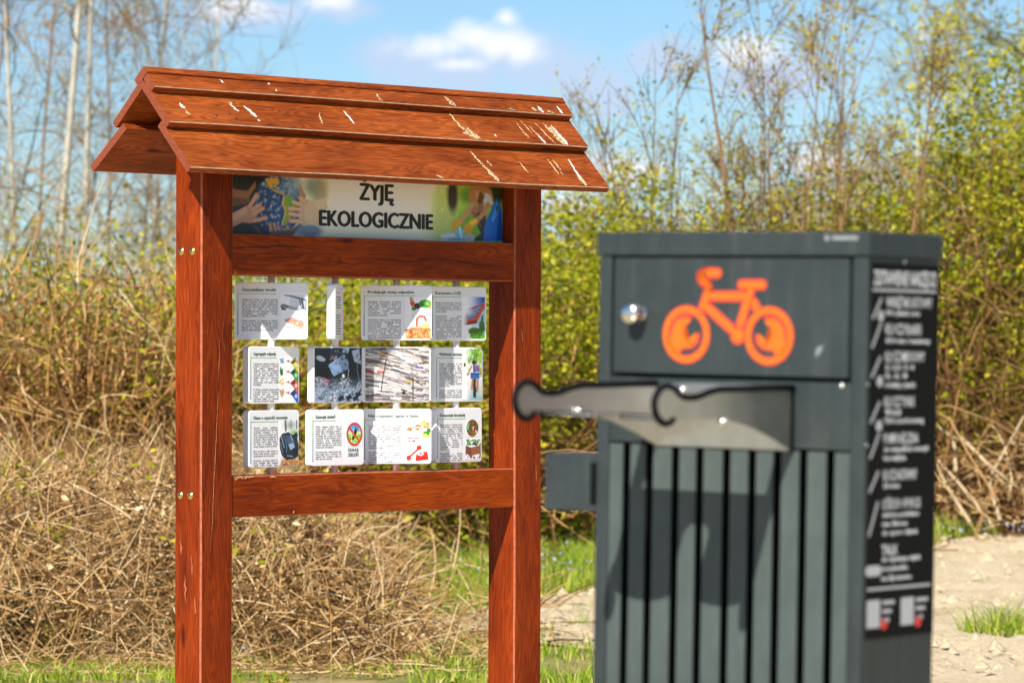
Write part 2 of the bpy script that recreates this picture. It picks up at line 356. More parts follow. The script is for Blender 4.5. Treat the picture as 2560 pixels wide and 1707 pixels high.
# ================================================================== the setting: ground, sand, vegetation
def WX(x, Y): return (x - 1280) / 8800.0 * Y
def WZ(y, Y): return HC + (868 - y) / 8800.0 * Y
def ground_mat():
    m, nt, p, o = newmat('meadow_soil'); t = nt.add('ShaderNodeTexCoord').outputs['Object']
    a = nt.noise(t, 0.9, 8, 0.65); b = nt.noise(t, 9, 6, 0.7)
    col = nt.ramp(nt.math('ADD', nt.math('MULTIPLY', a, .6), nt.math('MULTIPLY', b, .4)), [(.30, (.075, .075, .018)), (.46, (.20, .19, .035)), (.58, (.36, .27, .10)), (.75, (.50, .37, .18))])
    nt.l.new(col, p.inputs['Base Color']); p.inputs['Roughness'].default_value = .95
    nt.l.new(nt.add('ShaderNodeBump', {'Strength': .8, 'Distance': .05, 'Height': b}).outputs[0], p.inputs['Normal']); return m
def sand_mat():
    m, nt, p, o = newmat('dry_sand'); t = nt.add('ShaderNodeTexCoord').outputs['Object']
    a = nt.noise(t, 1.6, 8, 0.6); b = nt.noise(t, 26, 6, 0.7)
    col = nt.ramp(nt.math('ADD', nt.math('MULTIPLY', a, .5), nt.math('MULTIPLY', b, .5)), [(.32, (.36, .25, .13)), (.45, (.64, .49, .29)), (.62, (.78, .63, .41))])
    nt.l.new(col, p.inputs['Base Color']); p.inputs['Roughness'].default_value = .95
    nt.l.new(nt.add('ShaderNodeBump', {'Strength': .9, 'Distance': .04, 'Height': nt.math('ADD', b, a)}).outputs[0], p.inputs['Normal']); return m
M['ground'] = ground_mat(); M['sand'] = sand_mat()
xs = np.concatenate([-np.geomspace(12, 600, 14)[::-1], np.linspace(-11, 11, 60), np.geomspace(12, 600, 14)]); ys = np.concatenate([[-200, -60, -20], np.linspace(-8, 34, 90), np.geomspace(36, 900, 16)])
gx, gy = np.meshgrid(xs, ys)
gz = np.where((gy > 2) & (gy < 40), .02 * np.sin(gx * 1.7 + gy * .9) * np.sin(gy * 1.3), 0) - .02
i = np.arange(gx.size).reshape(gx.shape); F = np.stack([i[:-1, :-1], i[:-1, 1:], i[1:, 1:], i[1:, :-1]], -1).reshape(-1, 4)
tag(npm('ground', np.stack([gx, gy, gz], -1).reshape(-1, 3), F, 'ground', smooth=True), kind='structure')
gs = np.meshgrid(np.linspace(-14, 14, 60), np.linspace(-9, 14.6, 60)); i = np.arange(3600).reshape(60, 60); F = np.stack([i[:-1, :-1], i[:-1, 1:], i[1:, 1:], i[1:, :-1]], -1).reshape(-1, 4)
gz = .012 + .008 * np.sin(gs[0] * 2.3) * np.sin(gs[1] * 1.9) + rng.normal(0, .004, gs[0].shape); gz[[0, -1]] = -.06; gz[:, [0, -1]] = -.06
tag(npm('added_bounce_sand', np.stack([gs[0], gs[1], gz], -1).reshape(-1, 3), F, 'sand', smooth=True), kind='structure')  # unseen sand sheet, added to bounce sunlight up onto the shaded panels
def path_far(X): return 18.5 + (X + .23) * 2.02 + .30 * np.sin(X * 2.1 + .5) + .15 * np.sin(X * 6.3)
def path_near(X): return np.minimum(17.0 - np.maximum(0, X + .25) * 1.3, 19.5) + .25 * np.sin(X * 3.1) + .1 * np.sin(X * 8.7)
def in_path(X, Y): return (X > -.38) & (Y < path_far(X)) & (Y > path_near(X))
U_ = np.linspace(-.5, 9, 150); T_ = np.linspace(0, 1, 90); gu, gt = np.meshgrid(U_, T_)
close = np.clip((gu + .5) / .5, 0, 1); mid = (path_far(gu) + path_near(gu)) / 2; gY = mid + (gt - .5) * (path_far(gu) - path_near(gu)) * close ** .5
lump = sum(a * np.sin(gu * f1 + p1) * np.sin(gY * f2 + p2) for a, f1, f2, p1, p2 in ((.02, 2.1, 1.3, 0, 1), (.016, 5.2, 3.9, 2, .3), (.012, 11, 7.7, 1, 2), (.010, 23, 17, .4, 1.1)))
edge = np.minimum(gt, 1 - gt) * 6; gzz = -.004 + np.clip(edge, 0, 1) * (.022 + 1.3 * lump) + rng.normal(0, .006, gu.shape)
i = np.arange(gu.size).reshape(gu.shape); F = np.stack([i[:-1, :-1], i[:-1, 1:], i[1:, 1:], i[1:, :-1]], -1).reshape(-1, 4)
tag(npm('sand_path', np.stack([gu, gY, gzz], -1).reshape(-1, 3), F, 'sand', smooth=True), kind='structure')

def clods():
    r = np.random.default_rng(9); n = 1400; Y = 1 / r.uniform(1 / 26, 1 / 15, n); X = WX(r.uniform(1050, 2950, n), Y); ok = in_path(X, Y); X, Y = X[ok], Y[ok]; n = len(X)
    ico = np.array([(0, 0, 1), (.9, 0, .1), (.3, .85, 0), (-.7, .5, .1), (-.7, -.5, 0), (.3, -.85, .1)]); s = r.gamma(1.6, .008, n) + .006
    V = ico[None] * s[:, None, None] * r.uniform(.6, 1.4, (n, 6, 3)) + np.stack([X, Y, 0 * X + .020], 1)[:, None]; f = np.array([(0, 1, 2), (0, 2, 3), (0, 3, 4), (0, 4, 5), (0, 5, 1)])
    tag(npm('sand_clods', V.reshape(-1, 3), (f[None] + np.arange(n)[:, None, None] * 6).reshape(-1, 3), 'sand'), 'small pale clods and pebbles lying on the sand', 'pebbles', kind='stuff')
clods()
M['cane'] = island('dry_canes', [(0, (.09, .050, .022)), (.3, (.25, .110, .030)), (.6, (.50, .26, .080)), (.88, (.68, .41, .15)), (1, (.80, .60, .32))], .7)
M['straw'] = island('straw', [(0, (.06, .028, .010)), (.35, (.31, .165, .056)), (.7, (.58, .35, .130)), (1, (.80, .61, .35))], .7)
M['stem'] = island('living_stems', [(0, (.09, .045, .016)), (.5, (.28, .145, .050)), (1, (.50, .30, .12))], .75)
M['twig'] = island('far_twigs', [(0, (.11, .075, .04)), (.5, (.26, .19, .11)), (1, (.46, .37, .24))], .8)
M['leaf'] = island('young_leaves', [(0, (.08, .10, .004)), (.25, (.22, .27, .006)), (.6, (.42, .43, .014)), (1, (.68, .56, .05))], .5, .42)
M['bud'] = island('opening_buds', [(0, (.20, .13, .02)), (.4, (.32, .31, .02)), (.8, (.42, .45, .03)), (1, (.55, .38, .12))], .55, .3)
M['pale_leaf'] = island('far_pale_leaves', [(0, (.32, .33, .05)), (.5, (.50, .50, .08)), (1, (.66, .60, .14))], .6, .35)
M['grass'] = island('grass_blades', [(0, (.07, .15, .006)), (.35, (.22, .36, .010)), (.7, (.40, .48, .03)), (1, (.66, .55, .20))], .5, .3)
M['birch'] = plain('birch_bark', (.44, .39, .30), .8, var=.35, vscale=6)
M['bark'] = plain('red_brown_bark', (.21, .115, .055), .85, var=.4, vscale=14)
M['pale_bark'] = plain('pale_dry_bark', (.44, .33, .19), .8, var=.35, vscale=18)
M['petal'] = plain('pale_blue_petals', (.42, .55, .85), .6)
M['blade'] = island('blue_green_blades', [(0, (.010, .07, .035)), (1, (.035, .15, .075))], .4, .2)
M['litter'] = plain('orange_plastic', (.75, .10, .03), .35, var=.3, vscale=30)
M['stone'] = plain('pale_stone', (.62, .58, .50), .85, var=.2, vscale=20)

def tubes(P, Rr, sides=3):
    """P (N,K,3) centre lines, Rr (N,K) radii -> verts, quads"""
    N, Kk, _ = P.shape; T = np.gradient(P, axis=1); T /= np.linalg.norm(T, axis=2, keepdims=True) + 1e-9
    ref = np.where(np.abs(T[..., 2:3]) > .9, np.array([1., 0, 0]), np.array([0, 0, 1.])); A = np.cross(T, ref); A /= np.linalg.norm(A, axis=2, keepdims=True) + 1e-9; Bv = np.cross(T, A)
    V = np.stack([P + Rr[..., None] * (math.cos(a) * A + math.sin(a) * Bv) for a in np.arange(sides) * 2 * math.pi / sides], 2).reshape(-1, 3)
    n = np.arange(N)[:, None, None] * Kk * sides; k = np.arange(Kk - 1)[None, :, None] * sides; j = np.arange(sides)[None, None, :]; j2 = (j + 1) % sides
    F = np.stack([n + k + j, n + k + j2, n + k + sides + j2, n + k + sides + j], -1).reshape(-1, 4); return V, F
def merge(*vf):
    V = []; F = []; o = 0
    for v, f in vf: V.append(v); F.append(f + o); o += len(v)
    return np.concatenate(V), np.concatenate(F)
def leaves(C, size, r, elong=1.7, flatness=.5):
    """diamond leaves at centres C"""
    n = len(C); d = r.normal(size=(n, 3)); d[:, 2] *= .7; d /= np.linalg.norm(d, axis=1, keepdims=True); u = r.normal(size=(n, 3)); u -= (u * d).sum(1, keepdims=True) * d; u /= np.linalg.norm(u, axis=1, keepdims=True)
    s = size * r.uniform(.4, 1.0, (n, 1)) ** 1.5 * 1.55; V = np.stack([C, C + d * s * elong * .45 + u * s * .42, C + d * s * elong, C + d * s * elong * .45 - u * s * .42], 1).reshape(-1, 3)
    return V, np.arange(n * 4).reshape(-1, 4)
def wander(n, P0, D0, length, k, curl, r, droop=0.0):
    """n smoothly curling strands"""
    P = np.zeros((n, k, 3)); P[:, 0] = P0; D = D0 / (np.linalg.norm(D0, axis=1, keepdims=True) + 1e-9); bend = r.normal(size=(n, 3)) * curl; st = (length / (k - 1))[:, None]
    for q in range(1, k):
        bend = bend * .8 + r.normal(size=(n, 3)) * curl * .5; D = D + bend * st * 3; D[:, 2] -= droop * st[:, 0]; D /= np.linalg.norm(D, axis=1, keepdims=True); P[:, q] = P[:, q - 1] + D * st
    P[..., 2] = np.maximum(P[..., 2], .01); return P
def taper(n, k, r0, r1=.35): return r0[:, None] * np.linspace(1, r1, k)[None, :]

def bush(name, label, cat, group, X, Y, wx, wy, ht, ncane, ntang, nleaf, seed, mat='cane', lmat='leaf', lsize=.028, lz=(.15, 1.0), rad=(.0045, .0095), clump=.10, arch=.5, ncl=None):
    """a bush: upright and arching canes, a tangle of dry strands inside its outline, leaves in clumps"""
    r = np.random.default_rng(seed); root = empty(name, (X, Y, 0)); tag(root, label, cat, group)
    P0 = np.stack([r.normal(0, wx * .38, ncane), r.normal(0, wy * .35, ncane), np.zeros(ncane)], 1)
    D = np.stack([r.normal(0, .33, ncane), r.normal(0, .25, ncane), np.ones(ncane)], 1); ln = ht * r.uniform(.6, 1.15, ncane)
    a = wander(ncane, P0, D, ln, 8, .28, r, arch / ht); vf = [tubes(a, taper(ncane, 8, r.uniform(rad[0] * 1.2, rad[1] * 1.7, ncane)))]
    if ntang:
        rr = np.sqrt(r.random(ntang)); th = r.uniform(0, 6.283, ntang); hz_ = r.beta(1.3, 1.4, ntang); env = np.sqrt(np.clip(1 - (rr * .9) ** 2, .05, 1))
        P0 = np.stack([rr * np.cos(th) * wx * .75, rr * np.sin(th) * wy * .75, hz_ * ht * .95 * env], 1); D = r.normal(size=(ntang, 3)); D[:, 2] *= 1.1; D[:, 2] += .5
        b = wander(ntang, P0, D, r.uniform(.18, .75, ntang), 6, .8, r, .9); vf.append(tubes(b, taper(ntang, 6, r.uniform(rad[0] * .6, rad[1], ntang))))
    npm('canes', *merge(*vf), mat, root)
    if nleaf:
        ncl = ncl or max(10, nleaf // 26); rr = np.sqrt(r.random(ncl)); th = r.uniform(0, 6.283, ncl); env = np.sqrt(np.clip(1 - (rr * .85) ** 2, .08, 1)); hz_ = r.uniform(lz[0], lz[1], ncl)
        C = np.stack([rr * np.cos(th) * wx * .85, rr * np.sin(th) * wy * .85, hz_ * ht * (.4 + .6 * env)], 1); q = r.integers(0, ncl, nleaf); Q = C[q] + r.normal(0, clump, (nleaf, 3)) * np.array([1, 1, .7]); Q[:, 2] = np.maximum(Q[:, 2], .02)
        npm('foliage', *leaves(Q, lsize, r), lmat, root)
    return root
LB = 'tangled dry brown bramble bush in the thicket left of the information board'
for k, (x, Y, wx, wy, ht, nc, nt_, nl) in enumerate(((20, 21.5, 1.0, .8, 1.95, 150, 1300, 2700), (190, 21.0, .9, .8, 2.05, 150, 1300, 2900), (360, 21.6, .9, .8, 2.05, 150, 1200, 3900), (-160, 20.8, .9, .9, 2.0, 100, 700, 1200))):
    bush('bramble_bush', LB, 'bush', 'dry brambles left of the board', WX(x, Y), Y, wx, wy, ht, nc, nt_, nl, 300 + k, lsize=.022, clump=.12)
LG = 'yellow-green leafing shrub in the thicket behind the information board'
for k, (x, Y, wx, wy, ht, nc, nt_, nl) in enumerate(((500, 23.0, .8, .8, 1.85, 60, 700, 7000), (650, 22.6, .8, .8, 1.80, 60, 600, 8000), (820, 23.6, .8, .8, 1.95, 60, 550, 9500), (980, 23.2, .8, .8, 1.90, 60, 550, 9500), (1140, 23.9, .8, .8, 2.0, 60, 500, 9500), (1290, 24.8, .8, .8, 2.2, 60, 500, 10500))):
    bush('leafy_shrub', LG, 'shrub', 'leafing shrubs behind the board', WX(x, Y), Y, wx, wy, ht, nc, nt_, int(nl * 1.35), 330 + k, lsize=.027, clump=.10, lz=(.0, 1.05))
LR = 'dense shrub with bright new leaves in the thicket behind the repair station'
for k, (x, Y, wx, wy, ht, nc, nt_, nl) in enumerate(((1420, 25.8, .75, .8, 2.45, 70, 500, 12000), (1560, 26.6, .75, .8, 2.75, 70, 1100, 6200), (1720, 26.8, .8, .8, 2.75, 70, 1300, 4200), (1880, 27.2, .8, .8, 2.7, 70, 1300, 3900), (2050, 27.2, .8, .8, 2.6, 70, 1300, 4200), (2210, 27.6, .8, .8, 2.55, 70, 1000, 6500), (2360, 27.0, .8, .8, 3.1, 80, 1500, 8000), (2510, 27.4, .85, .8, 3.6, 80, 1500, 10500), (2680, 27.4, .9, .8, 4.0, 70, 700, 10500))):
    bush('leafy_shrub', LR, 'shrub', 'leafing shrubs behind the station', WX(x, Y), Y, wx, wy, ht, nc, nt_, int(nl * 1.35), 360 + k, mat='stem', lsize=.027, clump=.10, lz=(.02 if x < 1500 else .22, 1.05), rad=(.004, .009))
# heap of dead stalks in front of the thicket
def heap(name, label, n, x0, x1, Y0, Y1h, top, seed, mat='straw', rad=(.0022, .006), ln=(.2, .9)):
    r = np.random.default_rng(seed); X = r.uniform(0, 1, n); Y = r.uniform(Y0, Y1h, n); xt = x0 + (x1 - x0) * X; z = top(xt) * np.sqrt(r.random(n)) * np.clip((Y - Y0) / 1.2 + .35, 0, 1)
    D = r.normal(size=(n, 3)); D[:, 2] *= .75; P = wander(n, np.stack([WX(xt, Y), Y, z], 1), D, r.uniform(*ln, n), 7, .6, r, 1.0)
    return tag(npm(name, *tubes(P, taper(n, 7, r.uniform(*rad, n), .5)), mat), label, 'brush', kind='stuff')
heap('dead_stalk_heap', 'matted heap of dead straw-brown stalks lying below the information board', 15500, -250, 1000, 15.6, 20.6, lambda x: np.interp(x, [-250, 300, 700, 900, 1030], [.80, .78, .72, .36, .08]), 410, rad=(.0017, .0050), ln=(.10, .45))
r = np.random.default_rng(415); n = 7000; xt = r.uniform(-250, 1080, n); Y = r.uniform(15.8, 20.6, n); tp = np.interp(xt, [-250, 300, 700, 900, 1080], [.82, .80, .74, .38, .06]); C = np.stack([WX(xt, Y), Y, tp * np.sqrt(r.random(n)) * np.clip((Y - 15.6) / 1.2 + .35, 0, 1) + .01], 1)
tag(npm('dead_leaves', *leaves(C, .024, r, 1.4), 'straw'), 'curled tan dead leaves caught in the heap of stalks', 'leaves', kind='stuff')
q = r.integers(0, n, 60); C = C[q][r.integers(0, 60, 2600)] + r.normal(0, .10, (2600, 3)) * np.array([1, 1, .5]); C[:, 2] = np.maximum(C[:, 2] + .05, .02)
tag(npm('green_shoots', *leaves(C, .020, r, 1.8), 'leaf'), 'fresh green shoots coming up through the heap of dead stalks', 'shoots', kind='stuff')
heap('dead_stalk_litter', 'thin dead stalks strewn over the low grass in front of the heap', 2600, -300, 1250, 15.0, 17.3, lambda x: .05 + 0 * x, 413, ln=(.08, .35), rad=(.0014, .004))
heap('dead_stalk_litter', 'scattered dead stalks lying in the grass under the board', 420, 900, 1400, 16.4, 22.0, lambda x: np.interp(x, [900, 1200, 1400], [.16, .08, .03]), 411, ln=(.12, .5))
heap('dead_stalk_litter', 'bare brown stems leaning at the foot of the shrubs behind the station', 1500, 1500, 2760, 26.2, 27.4, lambda x: .85 + 0 * x, 412, 'straw', (.003, .010), (.3, 1.2))
# far wood: grey twigs and thin leaf behind the thicket
def far_wood():
    r = np.random.default_rng(500); n = 4200; Y = r.uniform(31, 46, n); xt = r.uniform(-350, 2900, n); top = np.interp(xt, [-350, 0, 450, 700, 1250, 1600, 2200, 2900], [3.0, 2.9, 2.7, 2.2, 2.2, 2.3, 3.0, 4.2]); z = top * r.random(n) ** .8
    D = np.stack([r.normal(0, .5, n), r.normal(0, .3, n), np.abs(r.normal(.8, .5, n))], 1); P = wander(n, np.stack([WX(xt, Y), Y, z], 1), D, r.uniform(.4, 1.5, n), 6, .35, r)
    root = empty('far_wood', (0, 38, 0)); tag(root, 'hazy mass of leafless undergrowth far behind the thicket', 'wood', kind='stuff')
    P -= np.array([0, 38, 0]); o = npm('twigs', *tubes(P, taper(n, 6, r.uniform(.003, .009, n), .4)), 'twig', root); o['kind'] = 'stuff'
    m = 60000; ncl = 1300; Yc = r.uniform(31, 46, ncl); xc = r.uniform(-350, 2900, ncl); tc_ = np.interp(xc, [-350, 0, 450, 700, 1250, 1600, 2200, 2900], [2.6, 2.6, 2.5, 2.0, 2.0, 2.1, 3.0, 4.4])
    C = np.stack([WX(xc, Yc), Yc, tc_ * r.random(ncl)], 1)[r.integers(0, ncl, m)] + r.normal(0, .25, (m, 3)); C[:, 2] = np.maximum(C[:, 2], .05)
    o = npm('leaves', *leaves(C - np.array([0, 38, 0]), .042, r), 'bud', root); o['kind'] = 'stuff'
far_wood()
# trees ---------------------------------------------------------------------
def tree(name, label, cat, group, base, top, r0, nb, ntw, nleaf, seed, bark='birch', tmat='twig', lmat='pale_leaf', start=.3, blen=.32, rise=.9, lsize=.05, tw=(.003, .007), wobble=.018):
    """tapering trunk through base..top (world), limbs, fine twigs, thin leaf"""
    r = np.random.default_rng(seed); b, t = np.array(base, float), np.array(top, float); H = t[2] - b[2]; root = empty(name, base); tag(root, label, cat, group)
    k = 14; s = np.linspace(0, 1, k); ph = r.uniform(0, 6.28, 4)
    wob = np.stack([wobble * H * (np.sin(s * 5 + ph[0]) - np.sin(ph[0])) * s, .015 * H * (np.sin(s * 4 + ph[1]) - np.sin(ph[1])) * s, 0 * s], 1)
    C = (t - b)[None] * s[:, None] + wob; npm('trunk', *tubes(C[None], (r0 * (1 - .86 * s))[None], 9), bark, root, True)
    f = r.uniform(start, .97, nb) ** .9; P0 = np.stack([np.interp(f, s, C[:, q]) for q in range(3)], 1); th = r.uniform(0, 6.283, nb)
    D = np.stack([np.cos(th), np.sin(th), np.full(nb, rise) + r.normal(0, .25, nb)], 1); L_ = H * blen * (1.05 - f * .75) * r.uniform(.6, 1.2, nb); Pb = wander(nb, P0, D, L_, 9, .22, r, -.12)
    rb = (r0 * .42 * (1.1 - f))[:, None] * np.linspace(1, .18, 9); vf = [tubes(Pb, np.maximum(rb, .003), 4)]
    q = r.integers(0, nb, ntw); g = r.integers(2, 9, ntw); P0 = Pb[q, g]; d = Pb[q, g] - Pb[q, g - 1]; d /= np.linalg.norm(d, axis=1, keepdims=True); d = d + r.normal(0, .55, (ntw, 3)); d[:, 2] += .15
    Pt = wander(ntw, P0, d, H * .085 * r.uniform(.4, 1.4, ntw), 6, .45, r); vf.append(tubes(Pt, taper(ntw, 6, r.uniform(*tw, ntw), .4)))
    npm('crown', *merge(*vf), tmat, root)
    if nleaf:
        q = r.integers(0, ntw, nleaf); npm('leaves', *leaves(Pt[q, r.integers(1, 6, nleaf)] + r.normal(0, .04, (nleaf, 3)), lsize, r), lmat, root)
    return root
def tr(x0, x1, Y, ztop): return (WX(x0, Y), Y, 0), (WX(x1, Y), Y, ztop)
BG = 'birches left of the board'
for k, (x0, x1, Y, zt, r0, lab) in enumerate(((30, 66, 41, 8.6, .060, 'slender pale-barked birch'), (120, 185, 40, 9.6, .085, 'stoutest white-barked birch standing among thinner birches'), (175, 330, 42, 9.4, .070, 'white-barked birch leaning toward the roof of the board'), (330, 520, 45, 8.8, .045, 'slender pale-barked birch'), (-120, -140, 42, 9.2, .07, 'slender pale-barked birch'), (440, 640, 52, 9.5, .05, 'slender pale-barked birch'))):
    tree('birch_tree', lab + (' in the bare wood left of the board' if lab.startswith('slender') else ''), 'tree', BG, *tr(x0, x1, Y, zt), r0 * .70, 20, 420, 260, 600 + k, lsize=.03, start=.28, tw=(.0025, .006))
for k, (x0, x1, Y, zt) in enumerate(((90, 130, 47, 9), (250, 300, 48, 8.6), (-30, 10, 50, 9.5), (400, 380, 50, 7.5), (330, 420, 55, 10))):
    tree('bare_tree', 'thin leafless grey-brown tree behind the birches', 'tree', 'bare trees behind the birches', *tr(x0, x1, Y, zt), .03, 18, 380, 150, 640 + k, bark='bark', tmat='stem', lsize=.03, start=.2, tw=(.003, .007))
for k, (x0, x1, Y, zt, lab, nl) in enumerate(((2300, 2330, 52, 8.5, 'tall tree with hazy yellow-green leaf behind the station', 1600), (2470, 2440, 56, 10.5, 'tall tree with hazy yellow-green leaf behind the station', 3600), (2620, 2600, 54, 10.0, 'tall tree with hazy yellow-green leaf behind the station', 4200), (2150, 2140, 58, 7.6, 'tall tree with hazy yellow-green leaf behind the station', 700))):
    tree('leafing_tree', lab, 'tree', 'hazy trees behind the station', *tr(x0, x1, Y, zt), .055, 26, 520, nl, 660 + k, start=.22, lsize=.060, blen=.30, tw=(.004, .009))
# tall saplings rising from the shrubs behind the station
SL = 'tall upright sapling with opening buds rising from the shrubs behind the station'
sap = [(1600, 1470, 27, 3.3), (1615, 1500, 27.5, 3.9), (1640, 1560, 26.8, 4.2), (1690, 1610, 27, 3.7), (1740, 1690, 27.4, 4.4), (1770, 1800, 27, 3.6), (1862, 1790, 26.6, 4.3), (1880, 1850, 27, 4.6), (1905, 1960, 27.6, 3.9), (1930, 2000, 26.8, 4.0), (2000, 1960, 27.2, 4.4), (2030, 2070, 27, 3.8), (2060, 2110, 27.8, 4.3), (2180, 2110, 26.6, 4.6), (2190, 2290, 26.9, 4.5), (2225, 2370, 26.4, 3.3), (2120, 2190, 27.5, 3.9), (1560, 1430, 27.3, 3.0), (1830, 1885, 27.9, 4.2)]
for k, (x0, x1, Y, zt) in enumerate(sap):
    special = k == 15
    tree('sapling', 'leaning bare sapling stem bent away from the upright saplings behind the station' if special else SL, 'sapling', None if special else 'saplings behind the station', *tr(x0, x1, Y, zt * (.80 + .2 * (k % 3 == 0))), .030 if k in (6, 13, 14, 15) else .017, 7 if special else 16, 60 if special else 150, 80 if special else 520, 700 + k, wobble=.03, bark='bark', tmat='stem', lmat='bud', start=.22, blen=.30, rise=2.0, lsize=.022, tw=(.0018, .004))
# leaning pale branches at the foot of the shrubs on the right
def limb(name, label, pts, r0, r1, mat, cat, group=None):
    P = np.array(pts, float); t = np.linspace(0, 1, len(P)); s = np.linspace(0, 1, 14); C = np.stack([np.interp(s, t, P[:, q]) for q in range(3)], 1); C[1:-1] = (C[:-2] + 2 * C[1:-1] + C[2:]) / 4
    return tag(npm(name, *tubes(C[None], np.linspace(r0, r1, 14)[None], 7), mat, None, True), label, cat, group)
def pt(x, y, Y): return (WX(x, Y), Y, max(WZ(y, Y), .0))
for a, b, c_ in (((2480, 1310, 25.9), (2400, 1210, 26.0), (2345, 1150, 26.2)), ((2425, 1305, 25.9), (2370, 1220, 26.0), (2340, 1160, 26.1)), ((2500, 1300, 26.0), (2470, 1200, 26.1), (2560, 1040, 26.3)), ((2400, 1090, 26.2), (2470, 1160, 26.0), (2560, 1230, 26.0)), ((2390, 1180, 26.1), (2385, 1100, 26.2), (2340, 1060, 26.3))):
    limb('bare_branch', 'pale bare branch leaning at the foot of the shrubs beside the sand', [pt(*a), pt(*b), pt(*c_)], .017, .008, 'pale_bark', 'branch', 'bare branches beside the sand')
limb('fallen_stick', 'long pale bent stick lying over the dead stalks', [(WX(880, 16.6), 16.6, .06), (WX(930, 16.45), 16.45, .085), (WX(952, 16.35), 16.35, .08), (WX(968, 16.2), 16.2, .04), (WX(984, 15.9), 15.9, -.03)], .011, .014, 'straw', 'stick')
# grass -----------------------------------------------------------------------
def grass(name, label, n, x0, x1, Y0, Y1g, seed, hgt=(.03, .10), skip_path=True, mat='grass', keep=None):
    r = np.random.default_rng(seed); Y = 1 / r.uniform(1 / Y1g, 1 / Y0, n); X = WX(r.uniform(x0, x1, n), Y)
    ok = np.ones(n, bool) if not skip_path else ~in_path(X, Y + r.normal(0, .12, n))
    cl = np.sin(X * 3.1 + 1) * np.sin(Y * 2.3) + np.sin(X * 7.7) * np.sin(Y * 5.1 + 2) + r.normal(0, .7, n); ok &= cl > -.6
    if keep is not None: ok &= keep(X, Y)
    X, Y = X[ok], Y[ok]; n = len(X); h = r.uniform(*hgt, n) * (1 + .4 * (cl[ok] > .5)); th = r.uniform(0, 6.283, n); wd = r.uniform(.002, .005, n); a = np.stack([np.cos(th), np.sin(th), 0 * th], 1); ln = r.normal(0, .4, (n, 2)) * h[:, None]
    p = np.stack([X, Y, 0 * X - .01], 1); mid_ = p + np.stack([ln[:, 0] * .35, ln[:, 1] * .35, h * .6], 1); tip = p + np.stack([ln[:, 0], ln[:, 1], h], 1)
    V = np.stack([p - a * wd[:, None], p + a * wd[:, None], mid_ + a * wd[:, None] * .7, mid_ - a * wd[:, None] * .7, tip + a * wd[:, None] * .15, tip - a * wd[:, None] * .15], 1).reshape(-1, 3); q = np.arange(n)[:, None] * 6
    F = np.concatenate([q + np.array([0, 1, 2, 3]), q + np.array([3, 2, 4, 5])]); return tag(npm(name, V, F, mat), label, 'grass', kind='stuff')
grass('grass', 'patchy short green grass on the ground before the thicket', 60000, -500, 3100, 14.5, 28, 800, (.02, .065), keep=lambda X, Y: (X > WX(1020, Y)) | (Y > 17.5) | (np.sin(X * 4.1 + 1) * np.sin(Y * 5.3) > .75))
grass('grass', 'low sparse grass along the front of the dead stalks', 20000, -450, 1250, 14.8, 17.8, 806, (.015, .05), keep=lambda X, Y: np.sin(X * 6.1 + 2) * np.sin(Y * 7.3) + np.sin(X * 2.3) > -.35)
grass('grass', 'lush green tufts growing on the pale sand', 2600, 2380, 2700, 16.2, 17.6, 801, (.05, .16), False, keep=lambda X, Y: ((X - 2.55) / .42) ** 2 + ((Y - 16.85) / .30) ** 2 < 1)
grass('grass', 'grass tufts spreading over the sand beside the board', 1500, 1060, 1480, 15.5, 19.5, 805, (.03, .10), False, keep=lambda X, Y: np.sin(X * 9 + 1) * np.sin(Y * 6) > .35)
grass('grass', 'thin green sprigs scattered over the pale sand', 2200, 1100, 3000, 15.5, 26, 802, (.02, .09), False, keep=lambda X, Y: np.sin(X * 5) * np.sin(Y * 4) > .65)
grass('grass', 'strip of bright grass at the foot of the shrubs beside the sand', 14000, 2200, 2800, 24.8, 26.5, 804, (.06, .16))
grass('grass', 'lush bright grass with flowers between the board and the station', 22000, 940, 1560, 18.6, 26, 803, (.04, .13))
r = np.random.default_rng(820); n = 260; Y = r.uniform(20.5, 27, n); xt = np.where(r.random(n) < .6, r.uniform(1050, 1500, n), r.uniform(2250, 2600, n)); Y = np.where(xt > 2000, r.uniform(25.8, 27.2, n), Y); C = np.repeat(np.stack([WX(xt, Y), Y, r.uniform(.05, .12, n)], 1), 5, 0)
tag(npm('blue_wildflowers', *leaves(C, .012, r, 1.2), 'petal'), 'tiny pale blue wildflowers dotted through the grass', 'flowers', kind='stuff')
# small things close to the bottom of the picture
r = np.random.default_rng(830); n = 46; P = wander(n, np.stack([r.normal(0, .05, n), r.normal(0, .05, n), np.zeros(n)], 1), np.stack([r.normal(0, .22, n), r.normal(0, .22, n), np.ones(n)], 1), r.uniform(.25, .48, n), 7, .15, r, .5)
o = npm('leaf_clump', *tubes(P, r.uniform(.007, .011, n)[:, None] * np.array([.7, 1, 1, .9, .7, .4, .1])[None], 3), 'blade'); o.location = (WX(18, 16.2), 16.2, 0); tag(o, 'clump of dark blue-green strap leaves beside the dead stalks', 'plant')
def rock(name, label, x, Y, s, mat, cat, seed, z=0.0, flat_=.6):
    r = np.random.default_rng(seed); bm = bmesh.new(); bmesh.ops.create_icosphere(bm, subdivisions=3, radius=1)
    for v in bm.verts:
        c_ = v.co.copy(); k = 1 + .22 * math.sin(c_.x * 3 + seed) * math.cos(c_.y * 4 + c_.z * 3) + .12 * math.sin(c_.z * 9 + c_.x * 7); v.co = Vector((c_.x * s * k, c_.y * s * k * .8, max(c_.z * s * k * flat_, -s * .2)))
    return tag(bmo(name, bm, mat, None, (WX(x, Y), Y, z), smooth=True), label, cat)
rock('stone', 'small rounded white stone in the grass left of the board', 240, 16.4, .055, 'stone', 'stone', 3)
rock('stone', 'pale stone half hidden in grass under the board', 622, 16.35, .045, 'stone', 'stone', 5)
